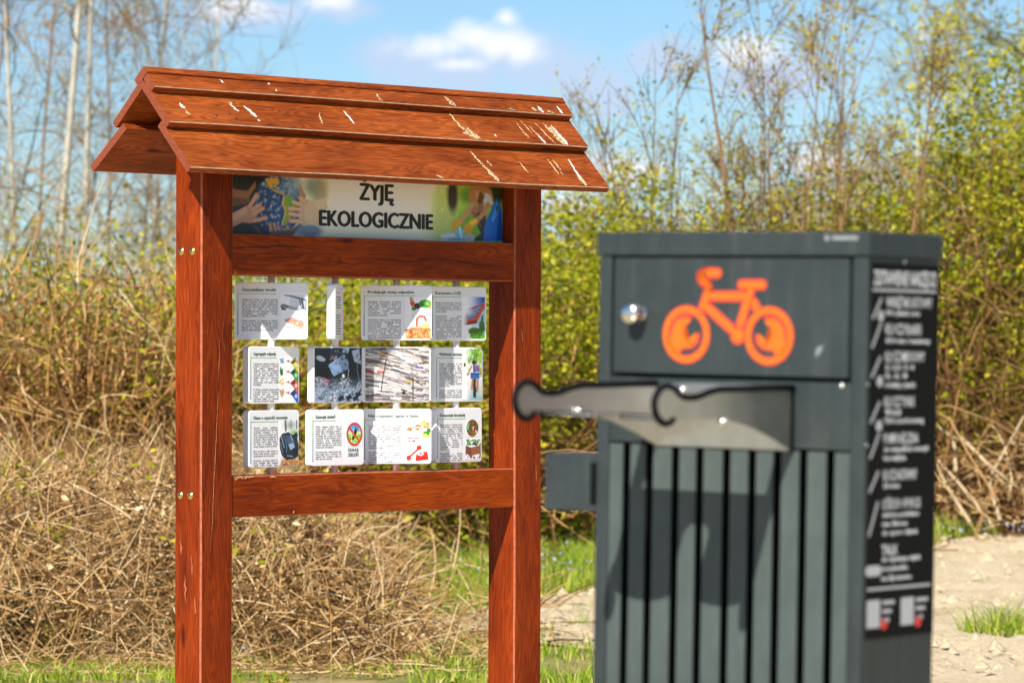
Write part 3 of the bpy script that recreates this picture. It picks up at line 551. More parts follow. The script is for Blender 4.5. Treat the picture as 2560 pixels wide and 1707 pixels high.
for k, (x, y, s) in enumerate(((938, 1600, .035), (986, 1640, .04), (955, 1650, .03))):
    pass
def scrap(x, Y, s, seed, z):
    r = np.random.default_rng(seed); m = 9; gx, gy = np.meshgrid(np.linspace(-1, 1, m), np.linspace(-1, 1, m)); gz = r.normal(0, .28, (m, m)) + .5 * np.sin(gx * 3 + seed); V = np.stack([gx * s, gz * s * .6, gy * s * .8], -1).reshape(-1, 3); i = np.arange(m * m).reshape(m, m); F = np.stack([i[:-1, :-1], i[:-1, 1:], i[1:, 1:], i[1:, :-1]], -1).reshape(-1, 4)
    o = npm('plastic_scrap', V, F, 'litter', None, True); o.location = (WX(x, Y), Y, z); md = o.modifiers.new('solid', 'SOLIDIFY'); md.thickness = .002; return o
tag(scrap(935, 16.55, .032, 2, .06), 'torn orange plastic scrap caught high in the dead stalks', 'litter'); tag(scrap(988, 16.4, .038, 5, .015), 'crumpled orange plastic scrap low beside the bent stick', 'litter')
# thin dry stalk and sprigs standing close behind the board
Yk = 11.6
limb('dry_stalk', 'single thin dry grass stalk standing close behind the board', [(WX(829, Yk), Yk, 0), (WX(828, Yk), Yk, WZ(1560, Yk)), (WX(826, Yk), Yk, WZ(1500, Yk)), (WX(812, Yk), Yk, WZ(1430, Yk)), (WX(785, Yk), Yk, WZ(1375, Yk)), (WX(778, Yk), Yk, WZ(1352, Yk))], .0016, .0006, 'cane', 'stalk')
def sprig(x, ytop, Y, lean, n, seed, label):
    r = np.random.default_rng(seed); root = empty('green_sprig', (WX(x, Y), Y, 0)); tag(root, label, 'sprig'); zt = WZ(ytop, Y); s = np.linspace(0, 1, 10); C = np.stack([lean * s ** 2, 0 * s, zt * s], 1); npm('stem', *tubes(C[None], np.linspace(.0022, .0008, 10)[None], 5), 'stem', root)
    q = r.uniform(.7, 1, n); c_ = np.stack([np.interp(q, s, C[:, k]) for k in range(3)], 1); npm('needles', *leaves(c_, .008, r, 2.2), 'leaf', root)
sprig(690, 1682, 12.2, -.03, 60, 1, 'budding green sprig leaning away from the tall thin stalk'); sprig(742, 1676, 12.2, -.05, 90, 2, 'fuller budding green sprig nearest the tall thin stalk'); sprig(1135, 1690, 12.0, .005, 40, 3, 'short dark sprig beside the unshaded post of the board')
# ================================================================== information kiosk
AL = 0.7748
kiosk = empty('information_kiosk', (-0.4422 - 0.0045 * math.cos(AL), 10.6554 - 0.0045 * math.sin(AL), 0), (0, 0.0032, AL))
tag(kiosk, 'red-brown wooden information board with small pitched roof and rotating white panels', 'noticeboard')
K = kiosk
PU = 0.6317                                  # post centre
WM = ['wood', 'endgrain', 'worn']
for s in (-1, 1):
    prism('post', 2.02, rect_sec(-.06, .06, -.06, .06, .0045), [0, 2, 0, 2, 0, 2, 0, 2], WM, K, (s * PU, 0, 1.01), (0, R(-90), 0), 12, 0.0006, 3 + s)
def rail(h0, h1, seed):
    return prism('rail', 2 * (PU - .06) - .002, rect_sec(-.0425, .0425, -(h1 - h0) / 2, (h1 - h0) / 2, .003), [0, 2, 0, 2, 0, 2, 0, 2], ['rail_wood', 'endgrain', 'worn'], K, (0, -.0135, HC + (h0 + h1) / 2), (0, 0, 0), 14, 0.0008, seed)
rail_u = rail(.2078, .3277, 5); rail_l = rail(-.4956, -.3754, 6)
def ribbon(name, pts, wd, mat, parent, y, seed, ends=0.15):
    """thin irregular mark (crack, scratch, stain) along points (x,z) on a face at depth y"""
    r = np.random.default_rng(seed); P = []
    for a, b in zip(pts[:-1], pts[1:]):
        for t in np.linspace(0, 1, 7)[:-1]: P.append((a[0] + (b[0] - a[0]) * t, a[1] + (b[1] - a[1]) * t))
    P.append(pts[-1]); n = len(P); V = []; F = []
    L = math.hypot(P[-1][0] - P[0][0], P[-1][1] - P[0][1]) + 1e-9; dx, dz = (P[-1][0] - P[0][0]) / L, (P[-1][1] - P[0][1]) / L
    for i, p in enumerate(P):
        t = i / (n - 1); k = wd * (ends + (1 - ends) * math.sin(math.pi * min(1, max(0, t))) ** .6) * r.uniform(.45, 1.2); j = r.normal(0, wd * .25)
        V += [(p[0] - dz * (k / 2 + j), y, p[1] + dx * (k / 2 + j)), (p[0] + dz * (k / 2 - j), y, p[1] - dx * (k / 2 - j))]
    for i in range(n - 1): F.append((2 * i, 2 * i + 1, 2 * i + 3, 2 * i + 2))
    return pym(name, V, F, mat, parent)
zc = (.2078 + .3277) / 2
CR = [[(-.563, .285), (-.532, .29), (-.46, .292), (-.387, .298), (-.334, .296), (-.297, .286)], [(-.565, .254), (-.537, .257), (-.484, .271), (-.412, .274), (-.363, .264), (-.29, .275), (-.245, .271)],
      [(-.195, .258), (-.15, .253), (-.105, .249)], [(-.014, .267), (.017, .263), (.089, .262), (.152, .26)], [(.152, .268), (.215, .266)], [(.215, .278), (.268, .272), (.353, .265), (.407, .256), (.472, .252), (.543, .255)]]
for i, (c_, wd) in enumerate(zip(CR, (.0042, .0018, .003, .0032, .0022, .0032))):
    ribbon('crack', [(u, h - zc) for u, h in c_], wd, 'crack', rail_u, -.0432 - .0008, 20 + i)
zc2 = (-.4956 - .3754) / 2
ribbon('crack', [(u, h - zc2) for u, h in ((-.567, -.434), (-.485, -.433), (-.38, -.428), (-.294, -.425), (-.194, -.429), (-.078, -.43), (.032, -.42), (.194, -.406), (.40, -.393))], .0017, 'crack', rail_l, -.0444, 31)
ribbon('bare_patch', [(-.565, .052), (-.55, .056), (-.52, .0565), (-.49, .057)], .008, 'bare', rail_l, -.0445, 32)
ribbon('bare_patch', [(-.43, .055), (-.405, .055)], .006, 'bare', rail_l, -.0445, 33)
ribbon('bare_patch', [(-.34, -.055), (-.335, -.046)], .005, 'bare', rail_l, -.0445, 34)
posts = [o for o in K.children if o.name.startswith('post')]
def post_mark(post, s, pts, wd, mat, seed, face='front'):
    # post local: x up, y depth, z towards -u
    V = ribbon('scratch', pts, wd, mat, post, 0, seed); co = [v.co.copy() for v in V.data.vertices]
    for v, c_ in zip(V.data.vertices, co):
        v.co = (c_.z + HC - 1.01, -.0614, -(c_.x - s * PU)) if face == 'front' else (c_.z + HC - 1.01, -c_.x, .0614)
post_mark(posts[0], -1, [(-.629, -.129), (-.636, -.268), (-.644, -.383), (-.648, -.487), (-.657, -.59)], .0022, 'bare', 40)
post_mark(posts[0], -1, [(-.626, .03), (-.624, -.02), (-.629, -.10)], .0013, 'bare', 41)
post_mark(posts[0], -1, [(-.605, .10), (-.615, .03), (-.602, -.02)], .0016, 'worn', 42)
post_mark(posts[1], 1, [(.60, .06), (.606, .02)], .0018, 'bare', 43)
post_mark(posts[1], 1, [(.665, -.35), (.668, -.42)], .0018, 'bare', 44)
for k, (v, h, l) in enumerate(((.02, -.60, .06), (-.01, -.66, .08), (.035, -.72, .05), (-.03, -.56, .04))):
    post_mark(posts[0], -1, [(v, h), (v + .004, h - l)], .007, 'worn', 50 + k, 'side')
# screws
def screw(parent, loc):
    bm = bmesh.new(); prof = [(0, .0046), (.004, .0044), (.0075, .0030), (.0080, .0022), (.0118, .0018), (.0120, 0)]
    n = 16; rings = []
    for r_, y in prof: rings.append([bm.verts.new((-y, r_ * math.cos(6.28318 * i / n), r_ * math.sin(6.28318 * i / n))) for i in range(n)] if r_ else [bm.verts.new((-y, 0, 0))])
    for a, b in zip(rings[:-1], rings[1:]):
        for i in range(n):
            j = (i + 1) % n
            bm.faces.new([a[0], b[i], b[j]] if len(a) == 1 else [a[i], b[i], b[j], a[j]])
    o = bmo('screw', bm, 'brass', parent, loc, smooth=True)
    bm = bmesh.new(); bmesh.ops.create_cone(bm, segments=6, radius1=.0024, radius2=.0024, depth=.001, cap_ends=True)
    bmo('socket', bm, 'void', o, (-.0048, 0, 0), (0, R(90), 0))
for v, h in ((-.0307, .2761), (.0185, .2751), (-.0324, -.4294), (.0133, -.4292)): screw(K, (-PU - .0602, -v, h + HC))
# roof
L = 1.6954; UC = -.014; RM = ['roof', 'endgrain', 'worn_roof']
def roof_board(v0, h0, v1, h1, t, seed, bow=0.0, dl=0.0):
    a, b = -(v1 - v0), h1 - h0; ln = math.hypot(a, b)
    front = a > 0
    sec = rect_sec(0, ln, -t if front else 0, 0 if front else t, .0022)
    idx = [0, 0, 0, 0, 0, 2, 0, 0] if front else [0, 0, 0, 0, 0, 0, 0, 2]
    return prism('roof_board', L + dl, sec, idx, RM, K, (UC, -v0, h0 + HC), (math.atan2(b, a), 0, 0), 26, .0007, seed, 0, bow)
rb_bot = roof_board(.219, .504, .086, .6405, .0225, 61)
rb_mid = roof_board(.126, .636, .012, .7535, .0225, 62, .0010)
rb_top = roof_board(.0569, .7399, .0240, .7801, .0240, 63, -.001)
roof_board(-.2409, .5244, -.086, .6415, .0225, 64); roof_board(-.1363, .6442, -.003, .7640, .0225, 65); roof_board(-.0354, .7624, .0066, .8003, .0245, 66, -.0012, .002)
for s in (-1, 1):           # arched gable plates that carry the boards
    pts = [(-.185, .530), (-.168, .530)] + [(-.155 * math.cos(t), .530 + .125 * math.sin(t)) for t in np.linspace(0, math.pi, 15)] + [(.160, .530), (.165, .530), (.062, .628), (0, .715), (-.060, .650)]
    bm = bmesh.new(); f = bm.faces.new([bm.verts.new((s * .5 - .02, -v, h + HC)) for v, h in [(v * .9, h - .030) for v, h in pts]]); ex = bmesh.ops.extrude_face_region(bm, geom=[f])
    bmesh.ops.translate(bm, vec=(.04, 0, 0), verts=[g for g in ex['geom'] if isinstance(g, bmesh.types.BMVert)])
    bmesh.ops.triangulate(bm, faces=[f for f in bm.faces if len(f.verts) > 4])
    bmo('gable_brace', bm, 'wood', K)
# bird droppings: (board, u0, s0, u1, s1, width, material)
def dropping(board, u0, s0, u1, s1, wd, mat, seed):
    r = np.random.default_rng(seed); n = 13; V = []; F = []
    for i in range(n):
        t = i / (n - 1); e = (math.sin(math.pi * t) ** .55) * (.45 + .75 * t) * r.uniform(.5, 1.3); j = r.normal(0, wd * .12)
        x, s = u0 + (u1 - u0) * t - UC + j, s0 + (s1 - s0) * t
        z = .0012 + .0008 * math.sin(math.pi * t)
        V += [(x - wd * e / 2, s, .0008), (x, s, z + .0008), (x + wd * e / 2, s, .0008)]
    for i in range(n - 1): F += [(3 * i, 3 * i + 3, 3 * i + 4, 3 * i + 1), (3 * i + 1, 3 * i + 4, 3 * i + 5, 3 * i + 2)]
    pym('bird_dropping', V, [q[::-1] for q in F], mat, board)
D = [(rb_top, .293, .042, .322, .003, .024, 0), (rb_top, .691, .030, .701, .002, .016, 1), (rb_top, .723, .016, .745, .002, .022, 0), (rb_top, .783, .036, .787, .004, .013, 1), (rb_top, .519, .014, .573, .003, .010, 0), (rb_top, .005, .033, .014, .004, .016, 0),
     (rb_top, .665, .026, .672, .006, .02, 0), (rb_top, .55, .012, .58, .004, .012, 1), (rb_top, -.60, .045, -.59, .03, .008, 1), (rb_top, -.415, .045, -.413, .038, .008, 1), (rb_top, -.40, .02, -.398, .012, .006, 1),
     (rb_mid, .302, .118, .315, .045, .013, 0), (rb_mid, .313, .058, .352, .004, .050, 0), (rb_mid, .330, .066, .362, .004, .018, 0), (rb_mid, .574, .092, .584, .022, .014, 0), (rb_mid, .60, .106, .615, .05, .006, 0), (rb_mid, .623, .085, .640, .030, .012, 0), (rb_mid, .634, .045, .644, .004, .014, 1),
     (rb_mid, .730, .094, .742, .004, .016, 1), (rb_mid, .718, .090, .728, .004, .040, 0), (rb_mid, .700, .105, .706, .06, .018, 0), (rb_mid, .66, .10, .69, .004, .007, 0), (rb_mid, .439, .032, .441, .022, .012, 1),
     (rb_bot, .315, .136, .332, .065, .012, 0), (rb_bot, .328, .075, .352, .003, .026, 0), (rb_bot, .360, .100, .366, .072, .010, 0), (rb_bot, .734, .126, .731, .006, .014, 1), (rb_bot, .728, .06, .730, .003, .020, 0), (rb_bot, .638, .12, .642, .05, .006, 0), (rb_bot, .66, .118, .665, .07, .006, 0), (rb_bot, .655, .062, .662, .05, .008, 0), (rb_bot, .50, .10, .508, .05, .006, 0),
     (rb_bot, .10, .02, .115, .004, .02, 0), (rb_mid, -.59, .094, -.575, .060, .014, 1), (rb_mid, -.585, .100, -.58, .090, .01, 1), (rb_mid, -.537, .090, -.519, .040, .021, 1), (rb_mid, -.520, .032, -.515, .024, .01, 1), (rb_mid, -.780, .082, -.776, .060, .016, 1), (rb_mid, -.774, .052, -.770, .033, .020, 0), (rb_mid, -.145, .096, -.137, .040, .010, 1), (rb_mid, -.254, .079, -.268, .032, .010, 0)]
for i, d in enumerate(D): dropping(*d[:6], ('dropping', 'dropping_white')[d[6]], 100 + i)
for u, s in ((-.67, .037), (-.615, .049), (-.60, .03)):      # nail heads
    bm = bmesh.new(); bmesh.ops.create_cone(bm, segments=10, radius1=.0042, radius2=.0042, depth=.0012, cap_ends=True); bmo('nail_head', bm, 'crack', rb_mid, (u - UC, s, .0008))
# header sign
sign = box('header_sign', -.5705, .5705, -.005, .005, HC + .322, HC + .575, 'white', K, .001, 1)
def banner():
    H = [2026.5633, 6.8961, 1138.0711, 99.9555, -2625.1783, 1393.0009, 0.0657, 0.0004]
    p = Pic(380, 84, 1.0); u = -.57 + 1.14 * p.X; h = .575 - .25 * p.Y
    dn = H[6] * u + H[7] * h + 1; p.X, p.Y = (H[0] * u + H[1] * h + H[2]) / dn, (H[3] * u + H[4] * h + H[5]) / dn
    X, Y = p.X, p.Y; p.A[:] = srgb('f2f2da')
    p.grad('dfe3c8', lambda x, y: (y - 330) / 200); p.grad('b3c4b8', lambda x, y: (y - 420) / 180, .7)
    p.grad('fdfdea', lambda x, y: 1 - np.hypot((x - 1150) / 420, (y - 180) / 190), .8)
    p.ell(760, 150, 70, 130, '8d7f57', 0, .5, .8); p.ell(690, 120, 60, 70, '6f8f86', 0, .6, .8)
    p.grad('15181a', lambda x, y: (640 - x) / 160)
    p.ell(200, 60, 150, 60, '06080a', 0, .4); p.ell(160, 460, 190, 90, '0b0f14', 0, .4)
    p.poly([(60, 135), (190, 150), (235, 95), (252, 70), (255, 120), (205, 190), (195, 250), (60, 272)], '8a5a38'); p.poly([(60, 200), (190, 210), (195, 250), (60, 272)], '5c3a26')
    p.ell(432, 258, 186, 232, '123a6c'); p.ell(450, 240, 150, 190, '1d57a0', 0, .5, .7); p.ell(330, 300, 90, 160, '0e2c58', .2, .5, .7); p.ell(540, 120, 70, 80, '7fa7c4', 0, .5, .7)
    g = (np.hypot((X - 432) / 186, (Y - 258) / 232) < 1).astype(float)
    p.speck('c9dbe8', .085, .10, .70, 5, .6, g); p.speck('a9c4da', .03, .04, .70, 25, .45, g); p.speck('0d2a55', .03, .03, .6, 6, .6, g)
    p.poly([(325, 55), (430, 50), (445, 90), (420, 105), (395, 100), (385, 130), (420, 150), (470, 160), (490, 185), (455, 175), (400, 155), (365, 125), (345, 95)], 'c9a13a'); p.poly([(350, 60), (420, 60), (425, 85), (380, 95)], 'd8a02c'); p.poly([(400, 130), (440, 150), (485, 180), (450, 165)], '7e9a3c')
    p.poly([(478, 195), (520, 178), (560, 212), (592, 262), (560, 305), (545, 350), (505, 395), (478, 432), (465, 412), (492, 345), (490, 305), (466, 250)], '8a9a34'); p.poly([(495, 200), (530, 195), (560, 235), (570, 265), (530, 300), (510, 260)], '5fa03a'); p.line([(478, 195), (466, 250), (492, 310), (465, 412)], 12, 'c7b04a')
    sk, sd, sl = 'c39a7c', '8a6248', 'dcb89c'
    p.poly([(60, 330), (150, 285), (200, 255), (235, 280), (262, 330), (255, 395), (215, 405), (150, 395), (60, 440)], 'a98066'); p.poly([(60, 330), (150, 285), (190, 270), (190, 330), (60, 400)], 'b8907a')
    for a, b in (((205, 275), (262, 182)), ((222, 300), (286, 262)), ((235, 330), (312, 288)), ((235, 385), (335, 362))): p.line([a, b], 36, sd); p.line([a, b], 28, 'bf8f78')
    p.poly([(270, 440), (300, 470), (290, 490), (225, 420)], '5a3d30')
    p.poly([(600, 205), (660, 215), (705, 230), (790, 205), (830, 280), (770, 330), (752, 420), (690, 400), (640, 412), (600, 390)], 'cdb597'); p.poly([(705, 230), (800, 208), (810, 290), (740, 290)], 'cfc09a')
    p.poly([(600, 90), (620, 130), (655, 190), (640, 225), (600, 190)], 'a3876a')
    for a, b in (((620, 262), (552, 238)), ((625, 300), (520, 288)), ((625, 345), (522, 330)), ((625, 390), (528, 386)), ((650, 235), (606, 205))): p.line([a, b], 34, '8d7055'); p.line([a, b], 27, 'd3ac8c')
    for a, b in (((385, 505), (368, 412)), ((425, 500), (400, 408)), ((455, 490), (430, 430)), ((515, 500), (505, 428))): p.line([a, b], 32, '6a4a3c'); p.line([a, b], 24, 'b08a74')
    p.poly([(360, 470), (540, 455), (600, 410), (640, 420), (540, 505), (370, 505)], '6b4d40'); p.ell(680, 465, 100, 55, '6d8294', 0, .3)
    # clearing with a child collecting litter
    p.grad('7fae35', lambda x, y: (x - 1640) / 160); p.ell(1800, 230, 140, 110, 'a9cb48', 0, .5, .8); p.ell(1950, 420, 180, 90, '5c9c22', 0, .5, .8); p.ell(1760, 300, 90, 160, 'c3d277', 0, .6, .7)
    p.ell(1720, 420, 110, 110, 'a7bd6a', 0, .6, .8); p.speck('d7dd9a', .03, .02, .62, 9, .6, np.clip((X - 1640) / 60, 0, 1) * np.clip((1850 - X) / 80, 0, 1))
    p.ell(1815, 190, 42, 130, '33240f', 0, .3); p.ell(1950, 190, 80, 60, '4f7a1c', 0, .4, .8); p.ell(2160, 170, 90, 90, '26330f', 0, .4)
    p.grad('07090a', lambda x, y: (x - 2208) / 14)
    p.poly([(2010, 300), (2075, 290), (2085, 500), (2045, 500), (1990, 380)], '2e2622'); p.poly([(1990, 520), (2060, 470), (2075, 545), (1985, 545)], '232a38')
    p.poly([(1945, 130), (2060, 115), (2120, 140), (2142, 225), (2100, 205), (2060, 260), (2010, 275), (1975, 230), (1945, 245)], 'a8743c'); p.poly([(1985, 150), (2030, 150), (2035, 205), (2000, 215)], 'b98668'); p.poly([(2030, 150), (2070, 200), (2040, 270), (2010, 240)], '5a3a1c')
    p.ell(1985, 305, 30, 42, '9a6a4c'); p.ell(2035, 290, 26, 36, '8a5c42'); p.poly([(1965, 310), (2000, 320), (2045, 440), (2000, 400)], '7c5038')
    p.poly([(2075, 165), (2110, 180), (2140, 250), (2095, 275), (2055, 235)], 'b9bec8'); p.line([(2095, 255), (2060, 330), (1995, 395)], 36, 'b07c5c'); p.line([(1965, 265), (1925, 330), (1878, 395)], 34, 'b98866')
    p.poly([(1810, 395), (1850, 372), (1890, 375), (1880, 415), (1840, 440), (1830, 470), (1805, 440)], 'c9991c'); p.poly([(1905, 430), (1960, 375), (2005, 360), (2020, 400), (1975, 440), (1960, 490), (1925, 495), (1905, 460)], 'c7961a'); p.poly([(1950, 390), (2000, 370), (2010, 395), (1965, 425)], 'e2b83c')
    p.poly([(1720, 530), (1760, 475), (1830, 480), (1850, 545), (1720, 545)], 'a9c6cf'); p.poly([(1830, 470), (1870, 430), (1910, 470), (1905, 545), (1850, 545)], '7fb2cc'); p.ell(1945, 520, 45, 30, '9fb0b4'); p.line([(1740, 510), (1830, 500)], 12, 'dfeaea'); p.line([(1870, 440), (1890, 540)], 10, 'cfe4ec'); p.line([(1780, 530), (1900, 530)], 9, '3b7fb0')
    p.poly([(2165, 205), (2178, 240), (2205, 285), (2216, 545), (2062, 548), (2062, 450), (2085, 370), (2120, 300)], '0f62c4'); p.poly([(2165, 230), (2178, 300), (2140, 400), (2120, 380)], '3f8fe0'); p.poly([(2180, 300), (2210, 400), (2212, 540), (2160, 540)], '0a489c'); p.ell(2165, 290, 9, 28, '2a5c30')
    p.A = np.clip(p.A * 1.25 + .006, 0, .95)
    p.bake('picture', -.57, .57, HC + .325, HC + .5745, -.0060, sign)
banner()
for o in list(sign.children): o.location = (0, 0, -(HC + .4485))
SY = -(HC + .4485)
text('lettering', 'ŻYJĘ', .0665, -.0345, -.0068, HC + .446 + SY, 'ink', sign, 0.86, fat=.0031, res=3)
text('lettering', 'EKOLOGICZNIE', .0655, -.197, -.0068, HC + .3640 + SY, 'ink', sign, 0.86, fat=.0031, res=3)
def fit_w(o, x0, x1):
    n = len(o.data.vertices); co = np.zeros(n * 3, np.float32); o.data.vertices.foreach_get('co', co); co = co.reshape(-1, 3)
    a, b = co[:, 0].min(), co[:, 0].max(); co[:, 0] = x0 + (co[:, 0] - a) / (b - a) * (x1 - x0); o.data.vertices.foreach_set('co', co.ravel()); o.data.update()
lt = [o for o in sign.children if o.name.startswith('lettering')]
fit_w(lt[0], -.0338, .1093); fit_w(lt[1], -.1963, .2722)
# rods
for u in (-.376, -.125, .125, .376):
    bm = bmesh.new(); bmesh.ops.create_cone(bm, segments=20, radius1=.0105, radius2=.0105, depth=.5832, cap_ends=True)
    bmo('rod', bm, 'rod', K, (u, 0, HC + (.2078 - .3754) / 2), smooth=False).data.polygons.foreach_set('use_smooth', [True] * 22)
# rotating panels ---------------------------------------------------------------
PW, PH, PT = .215, .168, .026
def rounded(wd, ht, r, n=5):
    p = []
    for cx, cz, a0 in ((wd / 2 - r, ht / 2 - r, 0), (-wd / 2 + r, ht / 2 - r, 90), (-wd / 2 + r, -ht / 2 + r, 180), (wd / 2 - r, -ht / 2 + r, 270)):
        for i in range(n + 1): t = R(a0 + 90 * i / n); p.append((cx + r * math.cos(t), cz + r * math.sin(t)))
    return p
def panel_mesh():
    bm = bmesh.new(); P = rounded(PW, PH, .010)
    rings = [[bm.verts.new((x * k, y, z * q)) for x, z in P] for y, k, q in ((-PT / 2, 1 - .003 / PW, 1 - .003 / PH), (-PT / 2 + .0015, 1, 1), (PT / 2 - .0015, 1, 1), (PT / 2, 1 - .003 / PW, 1 - .003 / PH))]
    n = len(P); bm.faces.new(rings[0]); bm.faces.new(rings[-1][::-1])
    for a, b in zip(rings[:-1], rings[1:]):
        for i in range(n): bm.faces.new([a[i], a[(i + 1) % n], b[(i + 1) % n], b[i]])
    bmesh.ops.recalc_face_normals(bm, faces=bm.faces); me = bpy.data.meshes.new('info_panel'); bm.to_mesh(me); bm.free(); me.materials.append(M['white']); return me
pme = panel_mesh(); FY = -PT / 2 - .0004
def panel(u, hc, gamma, label):
    o = bpy.data.objects.new('info_panel', pme); COL.objects.link(o); o.parent = K; o.location = (u, 0, HC + hc); o.rotation_euler = (0, 0, R(gamma) - AL); o['label'] = label; return o
def layout(o, title, tw, paras, bw, pic=None, size=.0066, line=1.03, top=.031):
    """heading, coloured rule with dots, justified text and picture on the front of a panel"""
    L0, T0 = -PW / 2, PH / 2
    t = text('heading', title, .0125, 0, FY, T0 - .0255, 'ink_green', o, 1.0, fat=.00045, res=2); fit_w(t, L0 + .0185, L0 + .0185 + tw)
    x = L0 + .0078; polys = [[(x, T0 - .0325), (L0 + .020 + tw, T0 - .0325), (L0 + .020 + tw, T0 - .0338), (x, T0 - .0338)], [(x - .0010, T0 - .032), (x + .0010, T0 - .032), (x + .0010, T0 - .085), (x - .0010, T0 - .085)], [(x - .0010, T0 - .085), (x + .0010, T0 - .085), (x + .0010, T0 - .150), (x - .0010, T0 - .150)], disc(x, T0 - .152, .002, 10)]
    idx = [0, 0, 1, 1]
    for k in range(4): polys.append(disc(x, T0 - .030 + k * .0034, .0009, 8)); idx.append(0)
    flat('rule', polys, FY, ['ink_lime', 'ink_blue'], o, idx)
    y = T0 - .053
    for para in paras:
        t = text('paragraph', para, size, L0 + .0195, FY, y, 'ink', o, 1.0, width=bw, bold=.00012, line=line)
        zs = [v.co.z for v in t.data.vertices]; y = min(zs) - .0125
        flat('bullet', [disc(L0 + .0155, max(zs) - .0025, .0008, 6)], FY, 'ink_lime', o)
def put(o, p, x0, x1, z0, z1): return p.bake('picture', x0 * PW - PW / 2, x1 * PW - PW / 2, PH / 2 - z1 * PH, PH / 2 - z0 * PH, FY - .0003, o)
# --- saving water
o = panel(-.376, .106, 9, 'white panel headed Oszczędzam wodę with a chrome tap')
layout(o, 'Oszczędzam wodę', .101, ['Większość wody na Ziemi znajduje się w oceanach. Do picia nadaje się tylko niewielka jej część. Zużywamy ją też do mycia, prania i wielu innych czynności, a także w produkcji przemysłowej oraz rolnictwie. Dlatego powinniśmy oszczędzać wodę, stosując poniższe zasady:', 'Wolę prysznic od kąpieli w wannie pełnej wody. Dobrze zakręcam krany po myciu. Nabieram wodę do mycia zębów do kubka. Do podlewania ogrodu wykorzystuję deszczówkę.'], .106)
p = Pic(64, 100, .60, 'fdfdfd'); p.poly([(.35, .05), (.85, .08), (.85, .42), (.35, .35)], 'dde0ea', .8)
p.poly([(.15, .06), (.40, .08), (.95, .17), (.98, .22), (.40, .11), (.15, .085)], '46525c'); p.poly([(.70, .18), (.98, .20), (.98, .42), (.78, .40)], 'aebac2'); p.poly([(.78, .22), (.84, .2), (.9, .38), (.82, .4)], '3a464e'); p.line([(.72, .2), (.78, .38)], .02, '33404a'); p.line([(.97, .2), (.95, .4)], .018, '45525c')
p.poly([(0, .32), (.10, .28), (.55, .36), (.97, .40), (.97, .44), (.55, .42), (.12, .36), (.02, .37)], '5d6b76'); p.line([(.05, .32), (.6, .385), (.95, .425)], .02, 'd8e2e6'); p.poly([(.05, .36), (.22, .38), (.2, .43), (.05, .42)], '3d4a54'); p.line([(.04, .315), (.3, .345)], .012, '20282e'); p.line([(.6, .37), (.95, .415)], .01, '2a343c')
p.line([(.55, .42), (.80, .46)], .02, 'a9bfc9'); p.poly([(.80, .46), (.92, .52), (.97, .66), (.90, .66)], 'b7d8e2'); p.ell(.52, .82, .40, .24, 'e6eaee'); p.ell(.52, .82, .37, .22, 'fbfbfb')
p.poly([(.14, .66), (.45, .60), (.68, .66), (.62, .76), (.30, .74)], 'c9927e'); p.poly([(.45, .72), (.8, .66), (.9, .78), (.78, .84), (.5, .8)], 'd99a7c'); p.poly([(.55, .74), (.70, .72), (.66, .78)], 'f4d8c8'); p.line([(.22, .82), (.6, .86), (.85, .85)], .02, '6e5648'); p.speck('b86a4a', 20, 24, .62, 2, .4, ((p.Y > .62) & (p.Y < .84) & (p.X > .2)).astype(float))
put(o, p, .62, .985, .17, .90)
# --- panel turned edge-on
o = panel(-.125, .106, 86.5, 'white panel turned edge-on')
flat('paragraph', [[(-.088, .045 - k * .0078), (.05 - (k % 3) * .014, .045 - k * .0078), (.05 - (k % 3) * .014, .0425 - k * .0078), (-.088, .0425 - k * .0078)] for k in range(15) if k not in (5, 6)], FY, 'ink', o)
flat('rule', [[(-.1, .058), (.0, .058), (.0, .0565), (-.1, .0565)]], FY, 'ink_green', o)
# --- less waste
o = panel(.125, .106, 6.5, 'white panel headed Produkuję mniej odpadów with a shopping basket')
layout(o, 'Produkuję mniej odpadów', .142, ['Przeciętny Europejczyk produkuje ok. 500 kg rozmaitych odpadów w ciągu roku. Część z nich jest segregowana i wykorzystywana powtórnie. Jednak lepszym rozwiązaniem jest ograniczanie wytwarzania odpadów.', 'Ograniczam zakupy do minimalizmu konsumpcyjnego. Zastępuję środki jednorazowego użytku ich wielorazowymi odpowiednikami. Wybieram produkty pakowane w surowce wtórne, np. szkło. Warzywa i owoce kupuję „luzem”, nie pakowane na plastikowych tackach. Zabieram torbę bawełnianą lub kosz wiklinowy na zakupy.'], .101)
p = Pic(66, 104, .62, 'fefefe'); p.poly([(.24, .32), (.94, .30), (.90, .86), (.28, .86)], 'eef0f2'); p.line([(.3, .34), (.32, .8)], .01, 'd4d8dc'); p.line([(.88, .32), (.85, .8)], .01, 'd4d8dc')
p.poly([(.16, .02), (.28, .01), (.42, .24), (.40, .30), (.28, .30)], 'd8a05c'); p.line([(.2, .05), (.36, .26)], .02, 'b57c3c'); p.poly([(.18, .12), (.36, .12), (.40, .2), (.22, .21)], 'd8484a'); p.ell(.47, .22, .12, .07, '4a2438'); p.ell(.34, .29, .10, .035, '3f8a2a'); p.ell(.78, .17, .26, .10, '3c8f24'); p.ell(.70, .13, .12, .05, '66b83a'); p.ell(.88, .16, .10, .05, '7cc446'); p.speck('1e5a14', 26, 30, .55, 3, .7, (np.hypot((p.X - .78) / .26, (p.Y - .17) / .1) < 1).astype(float)); p.poly([(.88, .24), (1, .20), (1, .28), (.9, .29)], 'e08a2c')
p.line([(.44, .74), (.46, .52), (.58, .46), (.74, .47), (.80, .56)], .055, 'b5583a'); p.ell(.30, .76, .14, .05, 'c98a6a'); p.ell(.55, .74, .16, .055, 'd8a482'); p.ell(.80, .70, .16, .08, 'e8b872')
